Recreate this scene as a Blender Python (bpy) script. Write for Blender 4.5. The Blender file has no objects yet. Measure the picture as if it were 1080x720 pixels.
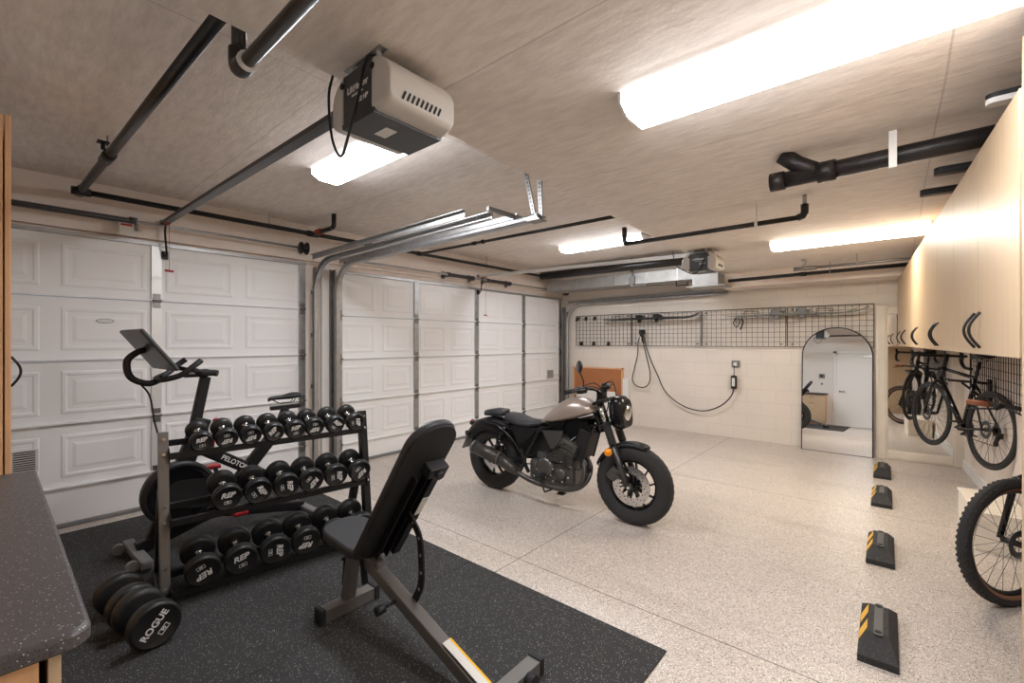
EXPOSURE = 0.34
import bpy, bmesh, math, random
from mathutils import Vector, Matrix
random.seed(4)
SC = bpy.context.scene
COL = SC.collection
PI = math.pi
def R(d): return math.radians(d)

# ------------------------------------------------------------ materials
MATS = {}
def newmat(name):
    m = bpy.data.materials.new(name); m.use_nodes = True
    nt = m.node_tree
    return m, nt, nt.nodes['Principled BSDF']
def srgb(c):
    def f(v):
        v /= 255.0
        return v/12.92 if v <= .04045 else ((v+.055)/1.055)**2.4
    return (f(c[0]), f(c[1]), f(c[2]), 1)
def mat(name, rgb, rough=.5, metal=0, bump=0, bscale=60, var=0, vscale=8, emit=0, coat=0, stretch=None, spec=None):
    m, nt, b = newmat(name)
    col = srgb(rgb)
    b.inputs['Base Color'].default_value = col
    b.inputs['Roughness'].default_value = rough
    b.inputs['Metallic'].default_value = metal
    if spec is not None: b.inputs['Specular IOR Level'].default_value = spec
    if coat: b.inputs['Coat Weight'].default_value = coat
    if emit:
        b.inputs['Emission Color'].default_value = col
        b.inputs['Emission Strength'].default_value = emit
    if var or bump:
        tc = nt.nodes.new('ShaderNodeTexCoord'); mp = nt.nodes.new('ShaderNodeMapping')
        nt.links.new(tc.outputs['Object'], mp.inputs['Vector'])
        if stretch: mp.inputs['Scale'].default_value = stretch
    if var:
        n = nt.nodes.new('ShaderNodeTexNoise'); n.inputs['Scale'].default_value = vscale; n.inputs['Detail'].default_value = 6
        nt.links.new(mp.outputs[0], n.inputs['Vector'])
        cr = nt.nodes.new('ShaderNodeValToRGB')
        cr.color_ramp.elements[0].position = .3; cr.color_ramp.elements[1].position = .7
        cr.color_ramp.elements[0].color = tuple(min(1, c*(1-var)) for c in col[:3])+(1,)
        cr.color_ramp.elements[1].color = tuple(min(1, c*(1+var)) for c in col[:3])+(1,)
        nt.links.new(n.outputs['Fac'], cr.inputs['Fac']); nt.links.new(cr.outputs['Color'], b.inputs['Base Color'])
    if bump:
        n = nt.nodes.new('ShaderNodeTexNoise'); n.inputs['Scale'].default_value = bscale; n.inputs['Detail'].default_value = 5
        nt.links.new(mp.outputs[0], n.inputs['Vector'])
        bp = nt.nodes.new('ShaderNodeBump'); bp.inputs['Strength'].default_value = bump; bp.inputs['Distance'].default_value = .01
        nt.links.new(n.outputs['Fac'], bp.inputs['Height']); nt.links.new(bp.outputs[0], b.inputs['Normal'])
    MATS[name] = m
    return m
def N(nt, t, **kw):
    n = nt.nodes.new(t)
    for k, v in kw.items(): setattr(n, k, v)
    return n
def mathn(nt, op, a, b=None, c=None):
    n = nt.nodes.new('ShaderNodeMath'); n.operation = op
    for i, v in enumerate((a, b, c)):
        if v is None: continue
        if isinstance(v, (int, float)): n.inputs[i].default_value = v
        else: nt.links.new(v, n.inputs[i])
    return n.outputs[0]
def mixc(nt, fac, a, b):
    n = nt.nodes.new('ShaderNodeMix'); n.data_type = 'RGBA'
    if isinstance(fac, float): n.inputs[0].default_value = fac
    else: nt.links.new(fac, n.inputs[0])
    for i, v in ((6, a), (7, b)):
        if isinstance(v, tuple): n.inputs[i].default_value = v
        else: nt.links.new(v, n.inputs[i])
    return n.outputs[2]
def ramp(nt, fac, stops):
    cr = nt.nodes.new('ShaderNodeValToRGB'); e = cr.color_ramp.elements
    e[0].position, e[0].color = stops[0]; e[1].position, e[1].color = stops[1]
    for p, c in stops[2:]:
        x = e.new(p); x.color = c
    nt.links.new(fac, cr.inputs['Fac'])
    return cr.outputs['Color']

def speckle_mat(name, base, dark, light, scale, pd, pl, rough, bump=.1, vary=.08, joints=False, spec=.5):
    m, nt, b = newmat(name)
    tc = N(nt, 'ShaderNodeTexCoord')
    v = N(nt, 'ShaderNodeTexVoronoi'); v.inputs['Scale'].default_value = scale
    nt.links.new(tc.outputs['Object'], v.inputs['Vector'])
    sep = N(nt, 'ShaderNodeSeparateColor'); nt.links.new(v.outputs['Color'], sep.inputs[0])
    # flake sizes differ: only where close to the cell centre
    near = mathn(nt, 'LESS_THAN', v.outputs['Distance'], .42)
    isd = mathn(nt, 'MULTIPLY', mathn(nt, 'LESS_THAN', sep.outputs[0], pd), near)
    isl = mathn(nt, 'MULTIPLY', mathn(nt, 'GREATER_THAN', sep.outputs[0], 1-pl), near)
    n = N(nt, 'ShaderNodeTexNoise'); n.inputs['Scale'].default_value = 1.3; n.inputs['Detail'].default_value = 6
    nt.links.new(tc.outputs['Object'], n.inputs['Vector'])
    c0 = srgb(base)
    lo = tuple(x*(1-vary) for x in c0[:3])+(1,); hi = tuple(min(1, x*(1+vary)) for x in c0[:3])+(1,)
    c = ramp(nt, n.outputs['Fac'], [(.3, lo), (.7, hi)])
    v2 = N(nt, 'ShaderNodeTexVoronoi'); v2.inputs['Scale'].default_value = scale*1.7
    nt.links.new(tc.outputs['Object'], v2.inputs['Vector'])
    sp2 = N(nt, 'ShaderNodeSeparateColor'); nt.links.new(v2.outputs['Color'], sp2.inputs[0])
    c = mixc(nt, mathn(nt, 'MULTIPLY', mathn(nt, 'LESS_THAN', sp2.outputs[1], pd*.8), .45), c, srgb(dark))
    c = mixc(nt, isd, c, srgb(dark)); c = mixc(nt, isl, c, srgb(light))
    if joints:
        sx = N(nt, 'ShaderNodeSeparateXYZ'); nt.links.new(tc.outputs['Object'], sx.inputs[0])
        fac = None
        for ax, pos in ((0, -2.05), (1, 2.46), (1, 5.22)):
            d = mathn(nt, 'ABSOLUTE', mathn(nt, 'SUBTRACT', sx.outputs[ax], pos))
            l = mathn(nt, 'LESS_THAN', d, .0035)
            fac = l if fac is None else mathn(nt, 'MAXIMUM', fac, l)
        # old tyre marks: long soft wavy streaks
        mp = N(nt, 'ShaderNodeMapping'); mp.inputs['Scale'].default_value = (.35, 2.2, 1)
        nt.links.new(tc.outputs['Object'], mp.inputs['Vector'])
        n3 = N(nt, 'ShaderNodeTexNoise'); n3.inputs['Scale'].default_value = 1.6; n3.inputs['Detail'].default_value = 4
        nt.links.new(mp.outputs[0], n3.inputs['Vector'])
        st = ramp(nt, n3.outputs['Fac'], [(.55, (0, 0, 0, 1)), (.75, (1, 1, 1, 1))])
        c = mixc(nt, mathn(nt, 'MULTIPLY', st, .22), c, srgb((120, 104, 88)))
        c = mixc(nt, mathn(nt, 'MULTIPLY', fac, .9), c, srgb((84, 70, 58)))
    nt.links.new(c, b.inputs['Base Color'])
    b.inputs['Roughness'].default_value = rough
    b.inputs['Specular IOR Level'].default_value = spec
    if bump:
        n2 = N(nt, 'ShaderNodeTexNoise'); n2.inputs['Scale'].default_value = scale*.6
        nt.links.new(tc.outputs['Object'], n2.inputs['Vector'])
        bp = N(nt, 'ShaderNodeBump'); bp.inputs['Strength'].default_value = bump; bp.inputs['Distance'].default_value = .004
        nt.links.new(n2.outputs['Fac'], bp.inputs['Height']); nt.links.new(bp.outputs[0], b.inputs['Normal'])
    MATS[name] = m; return m

speckle_mat('floor_epoxy', (202, 190, 179), (66, 55, 47), (248, 243, 236), 150, .21, .18, .34, .05, .05, True)
speckle_mat('rubber_mat', (44, 43, 43), (24, 24, 24), (176, 174, 172), 260, .25, .065, .8, .3, .12)
speckle_mat('counter_stone', (84, 80, 80), (48, 46, 46), (190, 188, 188), 240, .22, .06, .42, 0, .08)
speckle_mat('rubber_stop', (46, 45, 45), (26, 26, 26), (92, 92, 94), 260, .2, .08, .75, .2, .1)

def ceiling_mat():
    m, nt, b = newmat('ceiling_plaster')
    tc = N(nt, 'ShaderNodeTexCoord')
    mp = N(nt, 'ShaderNodeMapping'); mp.inputs['Scale'].default_value = (1.4, 5, 1)
    nt.links.new(tc.outputs['Object'], mp.inputs['Vector'])
    n = N(nt, 'ShaderNodeTexNoise'); n.inputs['Scale'].default_value = 5; n.inputs['Detail'].default_value = 9; n.inputs['Roughness'].default_value = .65
    nt.links.new(mp.outputs[0], n.inputs['Vector'])
    n1 = N(nt, 'ShaderNodeTexNoise'); n1.inputs['Scale'].default_value = 1.1; n1.inputs['Detail'].default_value = 5
    nt.links.new(tc.outputs['Object'], n1.inputs['Vector'])
    c = ramp(nt, n1.outputs['Fac'], [(.3, srgb((222, 212, 203))), (.7, srgb((236, 227, 218)))])
    c2 = ramp(nt, n.outputs['Fac'], [(.33, srgb((196, 184, 174))), (.62, srgb((244, 236, 228)))])
    c = mixc(nt, .38, c, c2)
    # thin board joints left by the formwork
    sx = N(nt, 'ShaderNodeSeparateXYZ'); nt.links.new(tc.outputs['Object'], sx.inputs[0])
    wob = mathn(nt, 'MULTIPLY', mathn(nt, 'SUBTRACT', n1.outputs['Fac'], .5), .02)
    fac = None
    for ax, pitch, off in ((1, 1.22, .15), (0, 2.44, .6)):
        q = mathn(nt, 'ADD', mathn(nt, 'ADD', sx.outputs[ax], off), wob)
        d = mathn(nt, 'ABSOLUTE', mathn(nt, 'SUBTRACT', mathn(nt, 'FRACT', mathn(nt, 'DIVIDE', mathn(nt, 'ADD', q, 20.0), pitch)), .5))
        l = mathn(nt, 'LESS_THAN', d, .0035/pitch)
        fac = l if fac is None else mathn(nt, 'MAXIMUM', fac, l)
    c = mixc(nt, mathn(nt, 'MULTIPLY', fac, .35), c, srgb((140, 124, 112)))
    nt.links.new(c, b.inputs['Base Color']); b.inputs['Roughness'].default_value = .8
    n2 = N(nt, 'ShaderNodeTexNoise'); n2.inputs['Scale'].default_value = 55; n2.inputs['Detail'].default_value = 6
    nt.links.new(tc.outputs['Object'], n2.inputs['Vector'])
    hgt = mathn(nt, 'ADD', mathn(nt, 'MULTIPLY', n.outputs['Fac'], .7), mathn(nt, 'SUBTRACT', mathn(nt, 'MULTIPLY', n2.outputs['Fac'], .35), mathn(nt, 'MULTIPLY', fac, .4)))
    bp = N(nt, 'ShaderNodeBump'); bp.inputs['Strength'].default_value = .3; bp.inputs['Distance'].default_value = .01
    nt.links.new(hgt, bp.inputs['Height']); nt.links.new(bp.outputs[0], b.inputs['Normal'])
    MATS['ceiling_plaster'] = m
ceiling_mat()
def block_mat(name, rgb):
    m, nt, b = newmat(name)
    tc = N(nt, 'ShaderNodeTexCoord')
    mp = N(nt, 'ShaderNodeMapping'); mp.inputs['Rotation'].default_value = (R(90), 0, 0)
    nt.links.new(tc.outputs['Object'], mp.inputs['Vector'])
    br = N(nt, 'ShaderNodeTexBrick'); br.inputs['Scale'].default_value = 1
    br.inputs['Brick Width'].default_value = .4; br.inputs['Row Height'].default_value = .2
    br.inputs['Mortar Size'].default_value = .004; br.inputs['Mortar Smooth'].default_value = .4
    c = srgb(rgb)
    br.inputs['Color1'].default_value = c; br.inputs['Color2'].default_value = c
    br.inputs['Mortar'].default_value = tuple(x*.88 for x in c[:3])+(1,)
    nt.links.new(mp.outputs[0], br.inputs['Vector'])
    n = N(nt, 'ShaderNodeTexNoise'); n.inputs['Scale'].default_value = 2; n.inputs['Detail'].default_value = 6
    nt.links.new(tc.outputs['Object'], n.inputs['Vector'])
    st = ramp(nt, n.outputs['Fac'], [(.3, (.93, .93, .93, 1)), (.7, (1, 1, 1, 1))])
    mx = N(nt, 'ShaderNodeMix', data_type='RGBA', blend_type='MULTIPLY'); mx.inputs[0].default_value = 1
    nt.links.new(br.outputs['Color'], mx.inputs[6]); nt.links.new(st, mx.inputs[7])
    nt.links.new(mx.outputs[2], b.inputs['Base Color']); b.inputs['Roughness'].default_value = .6
    bp = N(nt, 'ShaderNodeBump'); bp.inputs['Strength'].default_value = .35; bp.inputs['Distance'].default_value = .006
    bp.invert = True
    nt.links.new(br.outputs['Fac'], bp.inputs['Height']); nt.links.new(bp.outputs[0], b.inputs['Normal'])
    MATS[name] = m
block_mat('painted_block', (232, 222, 211))

mat('wall_plaster', (232, 219, 208), .7, bump=.15, bscale=30, var=.04)
mat('white_wall', (226, 219, 211), .6)
mat('door_white', (240, 239, 238), .5, bump=.05, bscale=90, stretch=(1, .1, 1))
mat('white_paint', (232, 230, 226), .45)
mat('galvanised', (170, 170, 170), .44, .85, var=.12, vscale=14)
mat('zinc_dark', (132, 130, 128), .38, .85, var=.12, vscale=14)
mat('alu_white', (228, 228, 226), .35, .3)
mat('chrome', (215, 215, 215), .16, 1)
mat('duct_metal', (168, 166, 162), .5, .7, var=.12, vscale=9)
mat('steel_dark', (84, 84, 86), .4, .8)
mat('gun_metal', (128, 125, 122), .38, .6)
mat('black_metal', (28, 27, 28), .45, .3)
mat('black_plastic', (24, 24, 25), .5)
mat('black_gloss', (18, 18, 20), .2)
mat('black_matt', (20, 20, 21), .7)
mat('black_rubber', (30, 30, 31), .72)
mat('tyre', (44, 43, 43), .78, bump=.25, bscale=140)
mat('urethane', (26, 26, 27), .42, bump=.05, bscale=200)
mat('vinyl', (48, 49, 52), .42, bump=.1, bscale=160)
mat('pipe_black', (24, 23, 23), .3, var=.3, vscale=20)
mat('cast_iron', (38, 34, 33), .4, .3, var=.35, vscale=9, bump=.2, bscale=50)
mat('pipe_white', (225, 222, 216), .5)
mat('opener_white', (196, 191, 184), .45)
mat('opener_dark', (50, 53, 57), .42)
mat('cabinet_maple', (194, 168, 136), .42, var=.05, vscale=5, stretch=(6, 6, .6))
mat('cabinet_edge', (226, 176, 130), .4, var=.08, vscale=6, stretch=(8, 8, .6))
mat('light_wood', (240, 230, 214), .5, var=.1, vscale=6, stretch=(1, 6, 6))
mat('mirror_frame', (222, 212, 198), .5, var=.05, vscale=5)
mat('brown_board', (176, 112, 68), .5, var=.06, vscale=3)
mat('yellow_tape', (244, 186, 18), .35)
mat('red', (170, 30, 38), .4)
mat('amber', (250, 150, 20), .25)
mat('white_letter', (232, 232, 232), .5)
mat('paper', (222, 220, 216), .6)
mat('tank_grey', (176, 162, 152), .34, .5, coat=.3)
mat('engine_black', (92, 90, 87), .34, .55, bump=.1, bscale=60)
mat('exhaust_black', (76, 73, 70), .36, .5)
mat('brown_leather', (150, 84, 52), .55, bump=.1)
mat('tan_wall', (128, 88, 64), .6)
mat('spoke', (70, 68, 66), .35, .8)
mat('ski_grey', (112, 116, 108), .3, var=.3, vscale=3)
mat('ski_dark', (46, 44, 44), .35)
mat('counter_dark', (60, 58, 58), .4)
mat('grey_plastic', (120, 120, 120), .45)
mat('red_valve', (150, 52, 40), .4)
mat('lamp_metal', (236, 234, 230), .35)
m, nt, b = newmat('mirror_glass'); b.inputs['Base Color'].default_value = (.86, .87, .87, 1); b.inputs['Metallic'].default_value = 1; b.inputs['Roughness'].default_value = .01
MATS['mirror_glass'] = m
LAMP = 34.0
SIDE = .125
for nm, c in (('lamp_cool', (246, 249, 255)), ('lamp_warm', (255, 244, 226))):
    m, nt, b = newmat(nm); b.inputs['Base Color'].default_value = (.9, .9, .9, 1)
    b.inputs['Emission Color'].default_value = srgb(c); b.inputs['Emission Strength'].default_value = LAMP
    b.inputs['Roughness'].default_value = .3
    # the lens shines mostly straight down, its flanks only weakly
    g = N(nt, 'ShaderNodeNewGeometry'); s_ = N(nt, 'ShaderNodeSeparateXYZ'); nt.links.new(g.outputs['Normal'], s_.inputs[0])
    dn = mathn(nt, 'MAXIMUM', mathn(nt, 'MULTIPLY', s_.outputs[2], -1.0), 0.0)
    st = mathn(nt, 'ADD', mathn(nt, 'MULTIPLY', mathn(nt, 'POWER', dn, 1.5), LAMP), LAMP*SIDE)
    nt.links.new(st, b.inputs['Emission Strength'])
    MATS[nm] = m

# ------------------------------------------------------------ mesh builder
class MB:
    def __init__(self): self.v = []; self.f = []; self.s = []
    def add(self, vs, fs, smooth=False, M=None):
        o = len(self.v)
        for p in vs:
            p = Vector(p)
            if M is not None: p = M @ p
            self.v.append(p)
        for f in fs:
            self.f.append(tuple(i+o for i in f)); self.s.append(smooth)
        return self
    def box(self, a, b, M=None, bev=0):
        x0, x1 = sorted((a[0], b[0])); y0, y1 = sorted((a[1], b[1])); z0, z1 = sorted((a[2], b[2]))
        if bev:
            e = min(bev, (x1-x0)*.45, (y1-y0)*.45, (z1-z0)*.45)
            bm = bmesh.new()
            bmesh.ops.create_cube(bm, size=1, matrix=Matrix.Translation(((x0+x1)/2, (y0+y1)/2, (z0+z1)/2)) @ Matrix.Diagonal((x1-x0, y1-y0, z1-z0, 1)))
            bmesh.ops.bevel(bm, geom=list(bm.edges), offset=e, segments=2, profile=.5, affect='EDGES')
            bm.verts.index_update()
            self.add([v.co.copy() for v in bm.verts], [[v.index for v in f.verts] for f in bm.faces], False, M)
            bm.free(); return self
        vs = [(x0, y0, z0), (x1, y0, z0), (x1, y1, z0), (x0, y1, z0), (x0, y0, z1), (x1, y0, z1), (x1, y1, z1), (x0, y1, z1)]
        return self.add(vs, [(0, 3, 2, 1), (4, 5, 6, 7), (0, 1, 5, 4), (1, 2, 6, 5), (2, 3, 7, 6), (3, 0, 4, 7)], False, M)
    def beam(self, p, q, w, h, up=(0, 0, 1), bev=0):
        """box from p to q, w sideways, h along up"""
        p = Vector(p); q = Vector(q); d = (q-p); L = d.length; d.normalize(); up = Vector(up)
        sd = d.cross(up); sd.normalize(); u = sd.cross(d)
        M = Matrix((d, sd, u)).transposed().to_4x4(); M.translation = p
        return self.box((0, -w/2, -h/2), (L, w/2, h/2), M, bev)
    def tube(self, pts, r, n=10, cap=True, smooth=True, closed=False):
        pts = [Vector(p) for p in pts]; k = len(pts)
        rs = r if isinstance(r, (list, tuple)) else [r]*k
        t0 = None; rings = []
        for i in range(k):
            if closed: t = pts[(i+1) % k]-pts[i-1]
            elif i == 0: t = pts[1]-pts[0]
            elif i == k-1: t = pts[-1]-pts[-2]
            else: t = (pts[i+1]-pts[i]).normalized()+(pts[i]-pts[i-1]).normalized()
            t.normalize()
            if t0 is None:
                a = Vector((0, 0, 1)) if abs(t.z) < .9 else Vector((1, 0, 0))
                u = t.cross(a).normalized()
            else:
                u = (u - t*u.dot(t)).normalized()
            t0 = t; w = t.cross(u)
            rings.append([pts[i]+(u*math.cos(2*PI*j/n)+w*math.sin(2*PI*j/n))*rs[i] for j in range(n)])
        vs = [p for rg in rings for p in rg]; fs = []
        for i in range(k if closed else k-1):
            i2 = (i+1) % k
            for j in range(n):
                fs.append((i*n+j, i*n+(j+1) % n, i2*n+(j+1) % n, i2*n+j))
        self.add(vs, fs, smooth)
        if cap and not closed:
            self.add(rings[0], [tuple(reversed(range(n)))]); self.add(rings[-1], [tuple(range(n))])
        return self
    def cyl(self, p, q, r, r2=None, n=20): return self.tube([p, q], [r, r if r2 is None else r2], n)
    def lathe(self, prof, axis_p, axis_d, n=40, smooth=True, arc=None):
        """prof: (radius, offset along axis)"""
        p = Vector(axis_p); d = Vector(axis_d).normalized()
        a = Vector((0, 0, 1)) if abs(d.z) < .9 else Vector((1, 0, 0))
        u = d.cross(a).normalized(); w = d.cross(u)
        k = len(prof); vs = []; fs = []
        for i in range(n):
            t = 2*PI*i/n
            for (r, o) in prof: vs.append(p+d*o+(u*math.cos(t)+w*math.sin(t))*r)
        for i in range(n):
            i2 = (i+1) % n
            for j in range(k-1): fs.append((i*k+j, i2*k+j, i2*k+j+1, i*k+j+1))
        return self.add(vs, fs, smooth)
    def prism(self, poly, h0, h1, M=None, smooth=False):
        """poly in local xy, from z=h0 to h1"""
        k = len(poly)
        vs = [(x, y, h0) for x, y in poly]+[(x, y, h1) for x, y in poly]
        fs = [tuple(reversed(range(k))), tuple(range(k, 2*k))]
        self.add(vs, fs, False, M)
        return self.add(vs, [(i, (i+1) % k, k+(i+1) % k, k+i) for i in range(k)], smooth, M)
    def loft(self, rings, smooth=True, cap=True):
        n = len(rings[0]); vs = [p for r in rings for p in r]; fs = []
        for i in range(len(rings)-1):
            for j in range(n): fs.append((i*n+j, i*n+(j+1) % n, (i+1)*n+(j+1) % n, (i+1)*n+j))
        self.add(vs, fs, smooth)
        if cap: self.add(rings[0], [tuple(reversed(range(n)))]); self.add(rings[-1], [tuple(range(n))])
        return self
    def ball(self, c, r, n=12, sc=(1, 1, 1)):
        c = Vector(c); vs = []; fs = []; m_ = n//2
        for i in range(m_+1):
            a = PI*i/m_
            for j in range(n):
                t = 2*PI*j/n
                vs.append(c+Vector((r*sc[0]*math.sin(a)*math.cos(t), r*sc[1]*math.sin(a)*math.sin(t), r*sc[2]*math.cos(a))))
        for i in range(m_):
            for j in range(n): fs.append((i*n+j, (i+1)*n+j, (i+1)*n+(j+1) % n, i*n+(j+1) % n))
        return self.add(vs, fs, True)
    def text(self, s, size, M, depth=.0008, bold=.0, shear=0):
        cu = bpy.data.curves.new('lettering', 'FONT'); cu.body = s; cu.size = size; cu.align_x = 'CENTER'; cu.align_y = 'CENTER'
        cu.offset = bold; cu.shear = shear; cu.extrude = depth; cu.resolution_u = 3
        o = bpy.data.objects.new('lettering', cu); COL.objects.link(o)
        me = o.to_mesh()
        self.add([v.co.copy() for v in me.vertices], [tuple(p.vertices) for p in me.polygons], False, M)
        o.to_mesh_clear(); bpy.data.objects.remove(o); bpy.data.curves.remove(cu)
        return self
    def build(self, name, material, parent=None, loc=None, rot=None):
        me = bpy.data.meshes.new(name)
        org = Vector((0, 0, 0))
        me.from_pydata([v-org for v in self.v], [], self.f)
        me.polygons.foreach_set('use_smooth', self.s)
        me.materials.append(MATS[material])
        bm = bmesh.new(); bm.from_mesh(me)
        bmesh.ops.remove_doubles(bm, verts=bm.verts, dist=1e-6)
        bmesh.ops.recalc_face_normals(bm, faces=bm.faces); bm.to_mesh(me); bm.free()
        me.update()
        o = bpy.data.objects.new(name, me); COL.objects.link(o)
        if parent: o.parent = parent
        if loc: o.location = loc
        if rot: o.rotation_euler = rot
        return o
def centred(o):
    """move a top-level mesh's origin to the foot of its bounding box"""
    me = o.data
    xs = [v.co.x for v in me.vertices]; ys = [v.co.y for v in me.vertices]; zs = [v.co.z for v in me.vertices]
    c = Vector(((min(xs)+max(xs))/2, (min(ys)+max(ys))/2, min(zs)))
    me.transform(Matrix.Translation(-c)); o.location = o.location+c
    return o
def thing(name, label, cat, loc=(0, 0, 0), rz=0, group=None):
    o = bpy.data.objects.new(name, None); COL.objects.link(o); o.empty_display_size = .1
    o.location = loc; o.rotation_euler = (0, 0, rz); o['label'] = label; o['category'] = cat
    if group: o['group'] = group
    return o
def tag(o, label, cat, group=None):
    o['label'] = label; o['category'] = cat
    if group: o['group'] = group
    return o
def struct(o, label=None):
    o['kind'] = 'structure'
    if label: o['label'] = label
    return o
def plabel(o, s): o['label'] = s; return o
def tree_copy(o, parent=None):
    c = o.copy(); COL.objects.link(c); c.parent = parent
    for ch in list(o.children): tree_copy(ch, c)
    return c
def arcpts(c, r, a0, a1, n, plane='xz', off=0):
    out = []
    for i in range(n+1):
        a = R(a0+(a1-a0)*i/n); p, q = r*math.cos(a), r*math.sin(a)
        if plane == 'xz': out.append((c[0]+p, off, c[1]+q))
        elif plane == 'yz': out.append((off, c[0]+p, c[1]+q))
        else: out.append((c[0]+p, c[1]+q, off))
    return out
def spline(P, n=8):
    P = [Vector(p) for p in P]; out = []
    for i in range(len(P)-1):
        p0 = P[max(i-1, 0)]; p1 = P[i]; p2 = P[i+1]; p3 = P[min(i+2, len(P)-1)]
        for k in range(n):
            t = k/n
            out.append(.5*((2*p1)+(-p0+p2)*t+(2*p0-5*p1+4*p2-p3)*t*t+(-p0+3*p1-3*p2+p3)*t**3))
    out.append(P[-1]); return out
def rrect(w, h, r, n=5, cx=0, cy=0):
    out = []
    for (sx, sy, a0) in ((1, 1, 0), (-1, 1, 90), (-1, -1, 180), (1, -1, 270)):
        for i in range(n+1):
            a = R(a0+90*i/n); out.append((cx+sx*(w/2-r)+r*math.cos(a), cy+sy*(h/2-r)+r*math.sin(a)))
    return out
FACEX = Matrix(((0, 0, 1, 0), (1, 0, 0, 0), (0, 1, 0, 0), (0, 0, 0, 1)))   # text x->+Y, y->+Z, facing +X
FACENY = Matrix(((1, 0, 0, 0), (0, 0, -1, 0), (0, 1, 0, 0), (0, 0, 0, 1)))  # text x->+X, y->+Z, facing -Y
# ------------------------------------------------------------ the room
ZU, ZL, YB, XW = 2.93, 2.57, 7.8, -5.3
def sbox(name, a, b, m, bev=0): return struct(MB().box(a, b, None, bev).build(name, m))
sbox('floor', (XW-.12, -.62, -.1), (1.25, YB+.12, 0), 'floor_epoxy')
cm = MB().box((XW-.12, -.62, ZU), (-1.3, YB+.12, ZU+.1))
edge = [(-1.575, -.62), (1.25, -.62), (1.25, YB+.12), (-1.98, YB+.12)]
cm.prism(edge, ZL, ZU+.1)
struct(cm.build('ceiling', 'ceiling_plaster'))
# door wall with two openings
wl = MB()
D1 = (-.37, 2.42, 2.455); D2 = (2.79, 7.70, 2.415)
wl.box((XW-.12, -.62, 0), (XW, D1[0], ZU)); wl.box((XW-.12, D1[1], 0), (XW, D2[0], ZU)); wl.box((XW-.12, D2[1], 0), (XW, YB+.12, ZU))
wl.box((XW-.12, D1[0], D1[2]), (XW, D1[1], ZU)); wl.box((XW-.12, D2[0], D2[2]), (XW, D2[1], ZU))
wl.box((XW, -.5, 2.50), (XW+.04, YB, 2.70))   # header board the shafts are fixed to
struct(wl.build('wall_left', 'wall_plaster'))
sbox('wall_back', (XW, YB, 0), (1.25, YB+.12, ZU), 'painted_block')
sbox('wall_front', (XW, -.62, 0), (1.25, -.5, ZU), 'white_wall')
RW = .0520   # the right side of the room runs 3 degrees off the left
def rempty(o): o.location = (.4056, 0, 0); o.rotation_euler = (0, 0, RW); return o
wr = MB().box((.62, -.75, 0), (.74, 8.0, ZL+.02)).build('wall_right', 'wall_plaster'); rempty(wr); struct(wr)
sk = MB().box((.605, 2.15, 0), (.62, 7.72, .12)).build('baseboard_right', 'white_paint'); rempty(sk); struct(sk)
# soffit along the back wall
struct(MB().box((-2.02, 7.25, 2.36), (.98, YB, ZL)).build('trim_1', 'wall_plaster'))
struct(MB().box((-5.29, 2.60, 0), (-5.235, 2.68, 2.5), None, .004).build('trim_2', 'white_paint'))

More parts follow.
